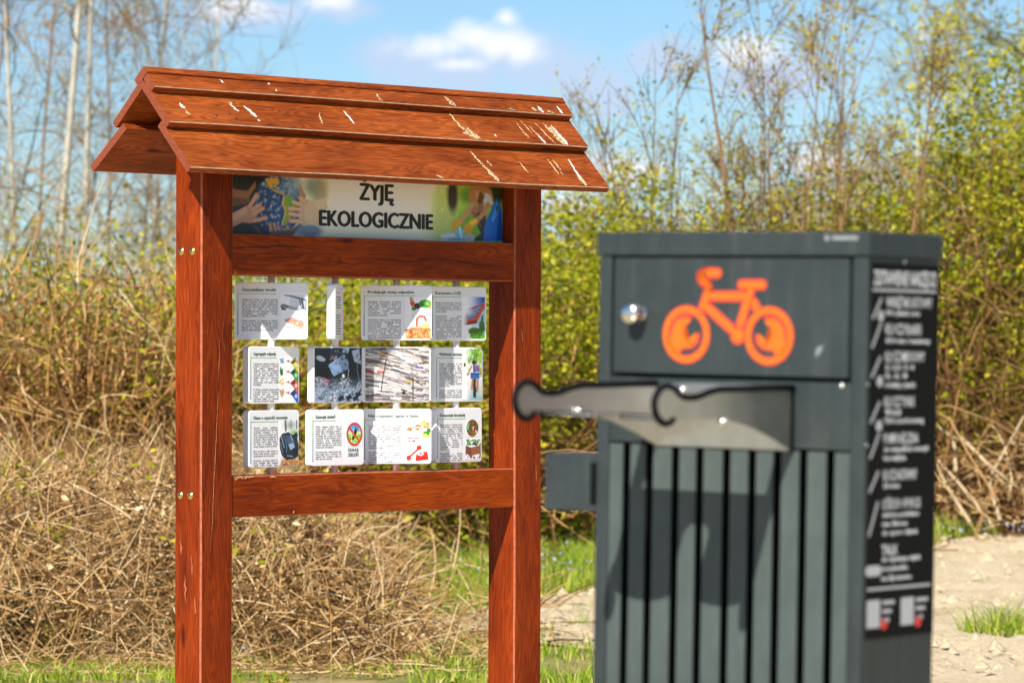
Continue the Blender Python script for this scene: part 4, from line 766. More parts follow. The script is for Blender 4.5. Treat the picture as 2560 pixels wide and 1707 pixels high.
p.poly([(0, .77), (1, .75), (1, 1), (.04, 1)], 'd88a4c'); p.speck('8f4a1e', 16, 40, .52, 4, .8, (p.Y > .78).astype(float)); p.speck('f4c890', 30, 18, .6, 8, .7, (p.Y > .77).astype(float)); p.line([(0, .78), (1, .76)], .02, '9c4a24')
put(o, p, .62, .985, .21, .97)
# --- renewable energy
o = panel(.376, .106, 37, 'white panel headed Korzystam z OZE with a solar roof')
layout(o, 'Korzystam z OZE', .098, ['Energia promieniowania słonecznego dociera do nas ze Słońca w postaci fal elektromagnetycznych. Zaliczana jest do odnawialnych źródeł energii (tzw. czysta energia).', 'Promieniowanie słoneczne wykorzystujemy powszechnie do produkcji energii elektrycznej i cieplnej. Służą do tego kolektory słoneczne i ogniwa fotowoltaiczne. W ogniwach energia ta jest zamieniana w prąd stały. Z kolei kolektory słoneczne przekształcają energię promieniowania słonecznego na energię cieplną, wykorzystywaną np. do ogrzewania naszych domów.'], .107)
p = Pic(62, 100, .60, 'ffffff'); p.grad('3f7fd0', lambda x, y: np.clip(1 - np.hypot(x - .95, (y - .02) * 1.1) / .8, 0, 1)); p.grad('1d5cb8', lambda x, y: np.clip(1 - np.hypot(x - .95, (y - .05)) / .45, 0, 1)); p.grad('fafcfd', lambda x, y: np.clip((.5 - x) * 3 - y * .5, 0, 1))
p.poly([(.42, .62), (.98, .30), (.98, .98), (.45, .98)], 'dfe8ee'); p.poly([(.66, .55), (.98, .32), (.98, .7), (.7, .66)], 'a8d0e6'); p.poly([(.02, .60), (.30, .28), (1, .12), (1, .22), (.66, .60), (.05, .68)], 'd8562a'); p.poly([(.10, .57), (.36, .30), (.92, .16), (.58, .50)], '2c4f8e'); p.ell(.28, .35, .16, .08, 'f4f6fa', 0, .7, .9)
for k in range(1, 5): t = k / 5; p.line([(.10 + .48 * t, .57 - .07 * t), (.36 + .56 * t, .30 - .14 * t)], .010, 'c9d8ea')
for k in range(1, 4): t = k / 4; p.line([(.10 + .26 * t, .57 - .27 * t), (.58 + .34 * t, .50 - .34 * t)], .010, 'c9d8ea')
p.poly([(.05, .62), (.66, .56), (.66, .63), (.06, .69)], '7a3418'); p.poly([(.84, .46), (.92, .42), (.92, .58), (.84, .6)], '3a5668'); p.ell(.55, .82, .25, .09, '4f7f22'); p.ell(.86, .72, .12, .16, '3f7a2c'); p.ell(.7, .93, .34, .09, '5fa81e'); p.speck('24561a', 20, 28, .55, 5, .7, (p.Y > .72).astype(float) * (p.X > .3)); p.grad('ffffff', lambda x, y: np.clip((.28 - x) * 5, 0, 1))
put(o, p, .55, .97, .19, .96)
# --- waste sorting
o = panel(-.376, -.0825, 50, 'white panel headed Segreguję odpady with four coloured bins')
layout(o, 'Segreguję odpady', .096, ['Segregowanie odpadów pozwala na ich powtórne wykorzystanie i zmniejsza ilość „śmieci” trafiających na wysypiska - nawet o 70%. Szczególnie cenne jest ponowne wykorzystanie surowców. Znak „Recykling” (trzy strzałki) oznacza, że to opakowanie nadaje się do ponownego przetworzenia. Trzy zielone strzałki zwyciężają:', 'Do żółtego pojemnika wrzucam plastik i tworzywa sztuczne. Do niebieskiego pojemnika trafia papier. Pojemnik zielony jest przeznaczony na opakowania szklane. Do pojemnika brązowego wrzucam bioodpady.'], .106)
p = Pic(66, 110, .52, 'ffffff')
for k, (cn, cd) in enumerate((('e8d020', 'b09a10'), ('1f9a4a', '0e6a30'), ('e0602a', 'a83a14'), ('1a58c8', '0c3a92'))):
    y = .02 + k * .225
    p.poly([(.55, y + .115), (.82, y), (.84, y + .03), (.62, y + .145)], cd); p.poly([(.62, y + .13), (.82, y + .035), (.98, y + .12), (.98, y + .33), (.92, y + .33)], cn); p.poly([(.62, y + .13), (.80, y + .05), (.82, y + .10), (.66, y + .155)], '20241c'); p.ell(.86, y + .165, .065, .038, 'f4f4f0'); p.ell(.86, y + .165, .032, .018, cn)
    p.poly([(.36, y + .078), (.46, y + .078), (.46, y + .058), (.56, y + .09), (.46, y + .122), (.46, y + .10), (.36, y + .10)], 'c01824')
p.poly([(.02, .04), (.12, .06), (.25, .03), (.22, .09), (.30, .14), (.20, .15), (.10, .16), (.08, .10)], '6fa8c8'); p.poly([(.07, .24), (.12, .23), (.13, .29), (.20, .25), (.22, .40), (.10, .42), (.06, .34)], '1f7a2c'); p.poly([(.08, .30), (.11, .29), (.12, .4), (.09, .41)], '0c4416')
for q in ((.10, .54), (.18, .50), (.22, .57), (.06, .56), (.16, .60)): p.ell(*q, .05, .022, 'e0c838')
p.poly([(.02, .71), (.12, .73), (.24, .70), (.30, .78), (.22, .86), (.14, .88), (.06, .80)], 'd8ac84'); p.line([(.06, .74), (.2, .8)], .012, 'b08458')
put(o, p, .585, .985, .17, .985)
# --- scrap electronics photograph
o = panel(-.125, -.0825, 50, 'white panel with a photograph of heaped scrap electronics')
p = Pic(104, 84, 1.27, '18202c'); r = np.random.default_rng(4)
p.poly([(0, 0), (.3, 0), (.3, .3), (0, .35)], '122238'); p.poly([(0, .34), (.30, .28), (.40, .55), (.05, .68)], '15161a'); p.poly([(.30, 0), (.68, 0), (.66, .3), (.34, .3)], '1a2a40'); p.poly([(.28, .32), (.62, .12), (.78, .36), (.40, .52)], '8fb0d8'); p.poly([(.70, 0), (1, 0), (1, .5), (.72, .5)], '0a1626'); p.poly([(.78, .06), (.94, .02), (.98, .3), (.84, .26)], 'b8c4dc'); p.poly([(.60, 0), (.74, 0), (.70, .10), (.58, .09)], 'a8d8e8')
for k in range(9): t = k / 9; p.line([(.34 + .34 * t, .46 - .24 * t + .02), (.40 + .36 * t, .50 - .12 * t)], .008, '40608e')
for k in range(70): x, y = r.uniform(.33, .66), r.uniform(.02, .30); p.poly([(x, y), (x + r.uniform(.01, .05), y + r.uniform(-.01, .02)), (x + r.uniform(.0, .05), y + r.uniform(.01, .05))], r.choice(['c8e0d0', '2a4a3c', '6a7a8c', 'e8e4c0', '101820', 'b06080', '4a7a6a']))
p.poly([(.18, .54), (.34, .60), (.30, .70), (.14, .64)], 'c06a7c'); p.ell(.13, .20, .10, .045, 'c8d4e4', .3)
p.grad('b8c8e0', lambda x, y: np.clip((y - .55) * 4, 0, 1) * .8)
for k in range(130):
    x, y, a_, l = r.uniform(0, 1), r.uniform(.56, 1), r.uniform(0, 6.3), r.uniform(.03, .14)
    p.line([(x, y), (x + l * math.cos(a_), y + l * .7 * math.sin(a_)), (x + l * math.cos(a_ + .9), y + l * .8 * math.sin(a_ + .9))], r.uniform(.006, .016), r.choice(['0d1626', '1b3f7a', 'e8eef8', '24324c', '0a0e18', 'd4dff0', '3a6ab0', '10624a']))
for q in ((.55, .92), (.72, .90), (.86, .92), (.92, .84)): p.poly([(q[0] - .07, q[1]), (q[0] + .04, q[1] - .05), (q[0] + .07, q[1] + .03), (q[0] - .03, q[1] + .07)], '0e1a34')
p.ell(.61, .52, .035, .04, 'dff0e8'); p.line([(.72, .4), (.70, .56), (.62, .62)], .014, 'e4ecf6'); p.ell(.93, .72, .05, .10, 'c4cee4', .3); p.line([(.92, .02), (.90, .42), (.94, .6)], .01, '9ab8dc'); p.speck('0b1424', 30, 24, .66, 7, .5)
put(o, p, .022, .985, .02, .985)
# --- waste paper photograph
o = panel(.125, -.0825, 20, 'white panel with a photograph of stacked waste paper')
p = Pic(110, 84, 1.27, '6a5f5a')
for k in range(430):
    x = r.uniform(-.1, 1); y = r.uniform(-.02, 1.02); L_ = r.uniform(.08, .34); sl = (.22 if x < .3 else .38 if x < .72 else .10) * r.uniform(.5, 1.3) * (1 if y < .8 else .4); th = r.uniform(.006, .026)
    c_ = r.choice(['efe8e2', 'd8cdc6', 'b9aea8', 'f8f4ee', 'a49aa0', 'cfc2b8', '3a3436', '5c5458', '8a8488', 'e4d6c8', '20202a', 'c8d0da']); p.poly([(x, y), (x + L_, y + sl * L_), (x + L_, y + sl * L_ + th), (x, y + th)], c_)
for q in (((.19, .08), 'd8a028'), ((.24, .13), '8a4a3a'), ((.78, .34), '5a4aa8'), ((.02, .40), 'c03034'), ((.18, .42), 'b8343a'), ((.62, .60), 'c8a84a'), ((.50, .20), '6a8a9c')):
    x, y = q[0]; p.poly([(x, y), (x + .12, y + .025), (x + .12, y + .06), (x, y + .03)], q[1])
p.poly([(.33, .0), (.62, .1), (.60, .16), (.34, .06)], 'b8c4cc', .8); p.grad('3a3032', lambda x, y: np.clip(1 - abs(x - .745) / .02, 0, 1) * (y > .55)); p.line([(.33, .2), (.27, .6), (.25, .8)], .02, '1c181c'); p.ell(.60, .84, .03, .03, '101014')
for k in range(16): x, y = r.uniform(.76, .98), r.uniform(.0, .95); p.line([(x, y), (x + .16, y + .02)], .012, r.choice(['ffffff', 'f6ead8', 'e0c8a8', '6a6064']))
put(o, p, .02, .97, .015, .985)
# --- eco transport
o = panel(.376, -.0825, 47, 'white panel headed Wybieram ekotransport with a cyclist seen from behind')
layout(o, 'Wybieram ekotransport', .130, ['Transport ekologiczny to wszelkie rodzaje przemieszczania się, które minimalizują negatywny wpływ na środowisko. Dotyczy to transportu indywidualnego, jak i zbiorowego, z wykorzystaniem pojazdów o niskiej emisji, alternatywnych źródeł napędu (jak elektryczne czy hybrydowe), a także promowania aktywnych form przemieszczania się, jak chodzenie lub jazda na rowerze.', 'Transport zeroemisyjny to jedno z głównych wyzwań dla środowiska. Korzystanie z roweru czy spacer zamiast podróży krótkich w zanieczyszczeniu.'], .112)
p = Pic(62, 116, .46, 'ffffff'); p.grad('8cc63a', lambda x, y: np.clip((x - .15) * 2.2, 0, 1) * np.clip((.45 - y) * 4, 0, 1)); p.speck('4f9a24', 14, 20, .5, 11, .8, ((p.Y < .42) & (p.X > .3)).astype(float)); p.speck('d8f08c', 16, 24, .62, 12, .8, ((p.Y < .4) & (p.X > .2)).astype(float)); p.line([(.72, .1), (.70, .44)], .02, '5a6a3a'); p.ell(.95, .46, .12, .10, '9ac83a')
p.grad('cfd8da', lambda x, y: np.clip((y - .45) * 4, 0, 1) * np.clip((x - .2) * 3, 0, 1)); p.grad('8fb8c0', lambda x, y: np.clip((y - .72) * 4, 0, 1) * np.clip((x - .2) * 3, 0, 1)); p.line([(.25, .66), (.55, .76)], .012, 'f0e08a'); p.line([(.95, .7), (.9, .9)], .01, 'f4e8a0')
p.line([(.64, .46), (.62, .92)], .06, '30383c'); p.line([(.62, .62), (.60, .82)], .035, '2a2420'); p.line([(.78, .58), (.76, .82)], .05, 'b87a54'); p.line([(.54, .58), (.50, .78)], .045, 'b87a54'); p.ell(.66, .84, .055, .13, '1e2a30'); p.poly([(.44, .45), (.86, .45), (.88, .58), (.42, .58)], '2f6ab0'); p.poly([(.46, .30), (.82, .30), (.82, .46), (.46, .46)], 'f2f2f4'); p.poly([(.54, .32), (.84, .31), (.88, .44), (.56, .46)], '5a4a8c'); p.poly([(.62, .32), (.8, .32), (.8, .42), (.64, .43)], '7a6ab0'); p.line([(.48, .34), (.36, .44), (.30, .50)], .035, 'c08862'); p.line([(.84, .34), (.96, .48)], .035, 'c08862'); p.ell(.60, .265, .11, .05, '4a3222'); p.line([(.2, .5), (.95, .49)], .012, '22282c'); p.ell(.14, .31, .05, .04, '3a3a44'); p.grad('ffffff', lambda x, y: np.clip((.12 - x) * 8, 0, 1))
put(o, p, .56, .975, .03, .97)
# --- clean surroundings
o = panel(-.376, -.2705, 50.5, 'white panel headed Dbam o czystość otoczenia with a black rubbish bag')
layout(o, 'Dbam o czystość otoczenia', .146, ['Czystość naszego najbliższego otoczenia przekłada się na stan całego środowiska naturalnego. To my, ludzie, poprzez pozostawianie śmieci w tym również do lasu wpływamy na środowisko. Śmieci znajdują się w powietrzu, wodzie i glebie. Każdy z nas może w niewielkim choćby stopniu wpłynąć na stan środowiska.', 'Moje samochód w takim miejscu, w którym można dotrzeć i niczego nie zanieczyszczać oraz środowiska.', 'Nie śmiecę - nie wrzucaj „śmieci” do kosza. Sprzątam także wszystkie odpady wokół swojego domu, ogródka itp.'], .104)
p = Pic(62, 108, .47, 'ffffff'); p.grad('9aa49a', lambda x, y: np.clip(1 - np.hypot((x - .6) / .5, (y - .12) / .14), 0, 1)); p.line([(.35, .02), (.37, .24)], .04, '5c6458'); p.line([(.62, .0), (.62, .2)], .025, '7c8476'); p.line([(.9, .02), (.9, .2)], .03, '6c7464'); p.grad('6fae3a', lambda x, y: np.clip(1 - np.hypot((x - .8) / .4, (y - .28) / .10), 0, 1))
p.grad('c8843c', lambda x, y: np.clip((y - .74) * 6, 0, 1) * np.clip((x + y * .8 - .8) * 6, 0, 1)); p.speck('f0c878', 18, 26, .55, 13, .9, (p.Y > .76).astype(float) * (p.X > .1)); p.speck('7a4418', 20, 30, .6, 14, .9, (p.Y > .8).astype(float) * (p.X > .15))
p.poly([(.06, .40), (.20, .30), (.48, .27), (.72, .33), (.90, .27), (.97, .34), (.94, .42), (1, .55), (1, .80), (.72, .86), (.40, .88), (.18, .78), (.08, .62)], '1c2832'); p.poly([(.35, .32), (.55, .36), (.80, .46), (.70, .60), (.50, .58)], '46607a'); p.poly([(.50, .54), (.75, .50), (.82, .62), (.60, .66)], '9ab8d8'); p.line([(.15, .36), (.30, .60)], .02, '8aa4c0'); p.line([(.26, .34), (.4, .5), (.42, .7)], .02, '5c7690'); p.line([(.6, .33), (.7, .45)], .018, 'a4bcd4'); p.line([(.45, .78), (.7, .80), (.9, .74)], .02, '90a8c0'); p.poly([(.70, .62), (.95, .60), (.95, .76), (.72, .8)], '080c12'); p.line([(.12, .5), (.22, .72)], .016, '7088a0')
put(o, p, .58, .985, .17, .975)
# --- respect greenery
o = panel(-.125, -.2705, 45, 'white panel headed Szanuję zieleń with a red no-stepping ring')
layout(o, 'Szanuję zieleń', .079, ['Zieleń odgrywa ważną rolę w naszym życiu. Drzewa i krzewy tłumią hałas, oczyszczają powietrze i glebę. Wraz z roślinami zielnymi produkują tlen i pełnią też funkcję estetyczną. Są środowiskiem życia i pokarmem wielu dzikożyjących organizmów żywych. Poszanowanie terenów zielonych jest miarą twojej świadomości ekologicznej.', 'Nie depczę traw i roślin zielnych. Nie łamię gałęzi drzew i krzewów. Nie zrywam dziko rosnących roślin, nie tylko tych pod ochroną.'], .103)
p = Pic(70, 70, 1.0, 'ffffff'); p.ell(.5, .5, .5, .5, 'd82a1c'); p.ell(.5, .5, .40, .40, '8cc8e8'); g = (np.hypot(p.X - .5, p.Y - .5) < .40).astype(float); p.put(g * (p.Y > .46), '9cc83a'); p.put(g * (p.Y > .40) * (p.Y < .50), 'dce890'); p.put(g * np.clip((.4 - p.Y) * 3, 0, 1), '3a80c8'); p.speck('4f8f1c', 18, 18, .55, 15, .8, g * (p.Y > .52)); p.speck('f4f8d0', 22, 22, .68, 16, .9, g * (p.Y > .5))
p.ell(.56, .40, .085, .15, '14160f', .25); p.ell(.42, .66, .065, .10, '14160f', .45); p.poly([(.50, .5), (.58, .52), (.50, .6), (.44, .58)], '14160f')
for q in ((.55, .20), (.61, .21), (.66, .24), (.69, .28), (.70, .33)): p.ell(*q, .022, .028, '14160f')
p.line([(.18, .22), (.80, .80)], .085, 'd82a1c'); put(o, p, .665, .965, .235, .655)
for k, t in enumerate(('SZANUJ', 'ZIELEŃ')):
    q = text('lettering', t, .0135, 0, FY, -.0225 - k * .0145 - .020, 'ink_green', o, fat=.0005, res=2); fit_w(q, .0415, .084)
# --- no fires in the forest
o = panel(.125, -.2705, 12, 'white panel headed Nie rozpalam ognia w lesie with a red telephone')
layout(o, 'Nie rozpalam ognia w lesie', .155, ['Co roku w naszych lasach powstaje około 10 tys. pożarów. Ich głównym sprawcą jest człowiek. Najwięcej zagrożenie pożarowe występuje wiosną i latem, kiedy ściółka leśna jest przesuszona i wysuszona. Ogień niszczy nie tylko drzewa, gleba traci tym samym rośliny, jak i zwierzęta. W jego wyniku do atmosfery uwalniane są znaczne ilości dwutlenku węgla.', 'Nie używam ognia w lesie. Rozpalam ognisko tylko w miejscach wyznaczonych, a jeśli ich nie ma, to w odległości co najmniej 100 m od granicy lasu. Nie wyjeżdżam autem do lasu.'], .102)
p = Pic(74, 60, 1.3, 'ffffff')
for k in range(120): x = r.uniform(.05, 1); y = .5 - .40 * r.random() * (1 - abs(x - .75)) + .12 * (x < .5); p.ell(x, y, r.uniform(.015, .05), r.uniform(.015, .05), r.choice(['8a4a20', 'd8742a', 'f0a83a', '6a3a18', 'c85a1c', 'f8d060', '5a6a20']))
p.ell(.72, .26, .10, .12, 'f8c850', 0, .5, .9); p.poly([(.64, .72), (1, .66), (1, 1), (.66, .98)], 'b8e060'); p.ell(.8, .72, .12, .07, '3f8f24'); p.ell(.93, .62, .1, .12, '4f7a24'); p.ell(.9, .8, .05, .05, '2a5a1a')
put(o, p, .635, .985, .185, .52)
p = Pic(70, 52, 1.5, 'ffffff'); p.line([(.02, .90), (.18, .96), (.38, .88)], .03, '2a1a1a'); p.line([(.14, .80), (.60, .22)], .12, 'd82818'); p.ell(.17, .80, .10, .16, 'e03020'); p.ell(.60, .18, .11, .16, 'e03020'); p.poly([(.50, .50), (.66, .40), (.95, .42), (1, .88), (.46, .98), (.44, .88)], 'd02416'); p.poly([(.50, .52), (.66, .42), (.93, .44), (.85, .62), (.55, .66)], 'e84030'); p.ell(.66, .54, .13, .13, 'f4e4e0'); p.ell(.66, .54, .055, .06, 'c82a1c'); p.poly([(.45, .90), (1, .84), (1, .92), (.47, 1)], 'a81810'); put(o, p, .615, .955, .655, .945)
for t, x, z, m, sz in (('w razie', .625, .430, 'ink', .0085), ('zauważenia', .61, .495, 'label_red', .0060), ('pożaru dzwoń', .60, .535, 'label_red', .0060), ('☎ 998 i 112'.replace('☎ ', 'nr '), .60, .60, 'ink', .0088)):
    text('lettering', t, sz, x * PW - PW / 2 + .012, FY - .0003, PH / 2 - z * PH, m, o, bold=.0002, res=2)
# --- composting
o = panel(.376, -.2705, 49, 'white panel headed Kompostuję bioodpady with a wooden compost crate')
layout(o, 'Kompostuję bioodpady', .118, ['Kompostowanie to naturalna metoda unieszkodliwiania i zagospodarowania odpadów, polegająca na rozkładzie substancji organicznych w wyniku działania mikroorganizmów, mszyc czy bakterii tlenowych oraz pleśni i drożdżowych. Jest to proces przetwarzania substancji w kontrolowanych warunkach w obecności tlenu (powietrza), w odpowiedniej temperaturze i wilgotności.', 'Kompostowanie to skuteczny recykling bioodpadów np. odpadów organicznych (tj. resztek roślin, skórek i warzyw i owoców, odpadów zielonych z ogrodu).'], .104)
p = Pic(60, 62, .98, 'ffffff'); p.ell(.5, .5, .5, .5, '6a4a24'); g = (np.hypot(p.X - .5, p.Y - .5) < .5).astype(float); p.speck('2a1c0e', 16, 16, .5, 17, .9, g); p.speck('d8a83a', 20, 20, .62, 18, .8, g); p.put(g * (p.X < .22) * (p.Y > .25) * (p.Y < .6), '6fbf8a'); p.poly([(.50, .50), (.60, .40), (.72, .44), (.80, .66), (.95, .72), (.86, .82), (.70, .66), (.58, .64)], 'f0c8c0'); p.ell(.68, .56, .08, .10, '1c120c'); p.speck('e08a3a', 22, 22, .66, 19, .8, g * (p.Y > .6)); put(o, p, .66, .915, .215, .53)
p = Pic(66, 84, .80, 'ffffff')
for k in range(60): p.ell(r.uniform(.10, .95), r.uniform(.08, .34), r.uniform(.03, .08), r.uniform(.02, .05), r.choice(['3f8a24', '66b83a', '2a5a18', '8ccc4a', '1e3a14']))
p.poly([(.02, .34), (.36, .44), (.36, .92), (.30, .92), (.28, .84), (.10, .72), (.08, .80), (.02, .78)], '8a5238'); p.poly([(.36, .44), (.97, .34), (.98, .84), (.90, .84), (.88, .74), (.44, .82), (.42, .92), (.36, .92)], 'a8684a')
for y in (.50, .60, .70): p.line([(.03, y - .09), (.36, y + .03), (.97, y - .08)], .018, '3c2014')
p.line([(.36, .44), (.37, .9)], .03, '6a3a26'); p.line([(.95, .36), (.95, .82)], .025, '5a3020'); p.speck('1a120c', 18, 10, .55, 20, .9, (p.Y > .84).astype(float) * (p.Y < .97)); put(o, p, .635, .975, .555, .955)
# ================================================================== bicycle repair station
BE = 0.6725; WB, DB = .4963, .1992; TI, TF = .0175, .0066
wv_ = Vector((math.cos(BE), -math.sin(BE), 0)); bk_ = Vector((math.sin(BE), math.cos(BE), 0))
base = Vector((.5235, 5.2, 0)) - wv_ * WB / 2 + bk_ * DB / 2 - HC * (TI * wv_ + TF * bk_)
station = empty('bike_repair_station', base, (-TF, TI, -BE)); B = station
tag(station, 'dark grey metal bicycle repair station with orange bicycle symbol on its door', 'repair station')
X1, Y1 = WB / 2, DB / 2
box('body', -X1 + .004, X1 - .004, -.020, Y1 - .002, .0, HC + .138, 'metal', B, .001, 1)
box('inside_shade_sheet', -X1 + .02, X1 - .02, -.0255, -.0202, .04, HC + .1365, 'void', B)  # black sheet behind the slats; its colour stands in for the shade inside
side = {}
for s in (-1, 1): side[s] = box('side_panel', min(s * X1, s * (X1 - .0038)), max(s * X1, s * (X1 - .0038)), -Y1 + .003, Y1, .0, HC + .1385, 'metal', B, .0008, 1)
box('frame_upright', .2220, X1 - .0002, -Y1, -.0198, .0, HC + .1386, 'metal', B, .003, 2); box('frame_upright', -X1 + .0002, -.2250, -Y1, -.0198, .0, HC + .1386, 'metal', B, .003, 2)
box('lid', -X1 - .004, X1 + .004, -Y1 - .004, Y1 + .004, HC + .1390, HC + .1752, 'metal', B, .0035, 3)
door = box('door', -.2200, .2150, -Y1 + .0015, -.064, HC - .0425, HC + .1360, 'metal', B, .002, 2)
DZ = HC + (.1360 - .0425) / 2; DX = -.0025; DYc = (-Y1 + .0015 - .064) / 2
box('cross_panel', -.2238, .2208, -Y1 + .0010, -.064, HC - .1500, HC - .0495, 'metal', B, .002, 2)
gaps = [-.1914, -.1476, -.0979, -.0521, -.002, .0452, .0910, .1381, .1866]
gaps = [-.2244 - .0072] + gaps + [.2204 + .0072]
for a, b in zip(gaps[:-1], gaps[1:]): box('slat', a + .0072, b - .0072, -Y1 + .0022, -Y1 + .0072, .06, HC - .1535, 'slat', B, .0022, 2)
box('plinth', -.2240, .2208, -Y1 + .0015, -.064, .0, .056, 'metal', B, .001, 1)
box('side_bracket', -.350, -X1 - .0005, -Y1 + .000, -Y1 + .060, HC - .2625, HC - .1725, 'metal', B, .004, 3)
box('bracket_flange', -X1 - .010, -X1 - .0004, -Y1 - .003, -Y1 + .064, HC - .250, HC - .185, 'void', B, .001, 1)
# bicycle symbol (door-local: x - DX, z - DZ)
fy = -Y1 + .0015 - .0006 - DYc
def q_(p): return (p[0] - DX, p[1] + HC - DZ)
strokes = [[(-.0500, .0600), (-.0395, .0868), (-.0430, .0960), (-.0545, .1030), (-.0540, .1095), (-.0470, .1125), (-.0235, .1125)], [(-.0330, .0772), (.0265, .0776)], [(.0215, .0952), (.0595, .0952)], [(.0385, .0875), (.0205, .0350)], [(-.0410, .0600), (.0050, .0270)], [(.0445, .0680), (.0500, .0600)]]
outer, inner = [], []
for st in strokes: outer += stroke([q_(p) for p in st], .0170); inner += stroke([q_(p) for p in st], .0095)
for cx, m in ((-.0802, 1), (.0736, -1)):
    c0 = q_((cx, .0182)); n = 36
    def arc(r0, r1, a0, a1, k=n):
        o1 = [(c0[0] + m * r0 * math.cos(R(a0 + (a1 - a0) * i / k)), c0[1] + r0 * math.sin(R(a0 + (a1 - a0) * i / k))) for i in range(k + 1)]
        o2 = [(c0[0] + m * r1 * math.cos(R(a0 + (a1 - a0) * i / k)), c0[1] + r1 * math.sin(R(a0 + (a1 - a0) * i / k))) for i in range(k + 1)]
        return [[o1[i], o1[i + 1], o2[i + 1], o2[i]] for i in range(k)]
    outer += arc(.0450, .0318, 0, 360); inner += arc(.0428, .0345, 0, 360)
    sp = [(-.031, -.004), (-.027, .012), (-.018, .024), (-.006, .0295), (.009, .0265), (.008, .021), (-.003, .014), (-.007, .003), (-.002, -.005), (.010, -.005), (.019, .003), (.0245, .001), (.022, -.011), (.012, -.020), (-.006, -.022), (-.014, -.028), (-.026, -.029), (-.034, -.014)]
    outer.append([(c0[0] + m * x * 1.06, c0[1] + z * 1.06) for x, z in sp]); inner.append([(c0[0] + m * x * .90 - m * .0012, c0[1] + z * .90 - .0008) for x, z in sp])
    outer += arc(.036, .0295, 195, 250, 10); inner += arc(.0362, .031, 195, 250, 10)
outer.append(disc(*q_((.0163, .0181)), .0140)); inner.append(disc(*q_((.0163, .0181)), .0105))
flat('bicycle_symbol', outer, fy, 'red_orange', door); flat('bicycle_symbol_fill', inner, fy - .0004, 'orange', door)
# round knob
bm = bmesh.new(); prof = [(.0, .0330), (.0090, .0325), (.0140, .0305), (.0162, .0265), (.0162, .0150), (.0140, .0115), (.0095, .0095), (.0095, .003), (.0120, .002), (.0120, 0)]; n = 22; rings = []
for r_, y in prof: rings.append([bm.verts.new((r_ * math.cos(6.28318 * i / n), -y, r_ * math.sin(6.28318 * i / n))) for i in range(n)] if r_ else [bm.verts.new((0, -y, 0))])
for a, b in zip(rings[:-1], rings[1:]):
    for i in range(n): bm.faces.new([a[0], b[i], b[(i + 1) % n]] if len(a) == 1 else [a[i], b[i], b[(i + 1) % n], a[(i + 1) % n]])
bmo('knob', bm, 'chrome', door, (-.1690 - DX, fy + .0004, HC + .049 - DZ), smooth=True)
# scratch on the door, maker plate on the lid, door catch screws
pym('scuff', [(.160 - DX, fy, HC + .002 - DZ), (.172 - DX, fy, HC + .006 - DZ), (.178 - DX, fy, HC + .016 - DZ), (.166 - DX, fy, HC - .006 - DZ), (.157 - DX, fy, HC - .012 - DZ)], [(0, 3, 4), (0, 1, 3), (1, 2, 3)], 'faint_mark', door)
flat('maker_mark', [disc(.178, HC + .1655, .0045, 12), [(.187, HC + .1625), (.233, HC + .1625), (.233, HC + .1685), (.187, HC + .1685)]], -Y1 - .0046, 'faint_mark', B)
def bolt(name, x, y, z, r_, parent, axis='y'):
    bm = bmesh.new(); bmesh.ops.create_uvsphere(bm, u_segments=14, v_segments=8, radius=r_); bmesh.ops.scale(bm, vec=(1, .55, 1) if axis == 'y' else (.55, 1, 1), verts=bm.verts)
    return bmo(name, bm, 'chrome', parent, (x, y, z), smooth=True)
bolt('screw', .2050, -Y1 + .0005, HC - .0535, .0045, B); bolt('screw', X1 + .0006, .000, HC + .1335, .0035, B, 'x'); bolt('screw', X1 + .0006, -.0945, HC - .05, .003, B, 'x'); bolt('screw', X1 + .0006, -.0945, HC - .14, .003, B, 'x')
# ---- holder: back plate, two hooked arms with rubber edging, slotted tray
holder = box('holder', -.1345, .1205, -Y1 - .0022, -Y1 + .0008, HC - .1535, HC - .0555, 'steel', B, .0008, 1)
hx, hy, hz = -.007, -Y1 - .0007, HC - .1045
ARM_T = [(0, -.0585), (.06, -.0590), (.124, -.0600), (.187, -.0605), (.205, -.0625), (.221, -.0655), (.243, -.0710), (.261, -.0725), (.280, -.0715), (.292, -.0670), (.301, -.0605), (.311, -.0565), (.322, -.0550), (.334, -.0580), (.343, -.0645), (.349, -.0730), (.351, -.0830), (.348, -.0930), (.342, -.1010), (.333, -.1070), (.322, -.1095), (.311, -.1075), (.304, -.1025)]
ARM_B = [(.296, -.1020), (.254, -.1015), (.203, -.1015), (.176, -.1030), (.151, -.1070), (.124, -.1130), (.098, -.1195), (.070, -.1280), (.047, -.1355), (.022, -.1450), (0, -.1525)]
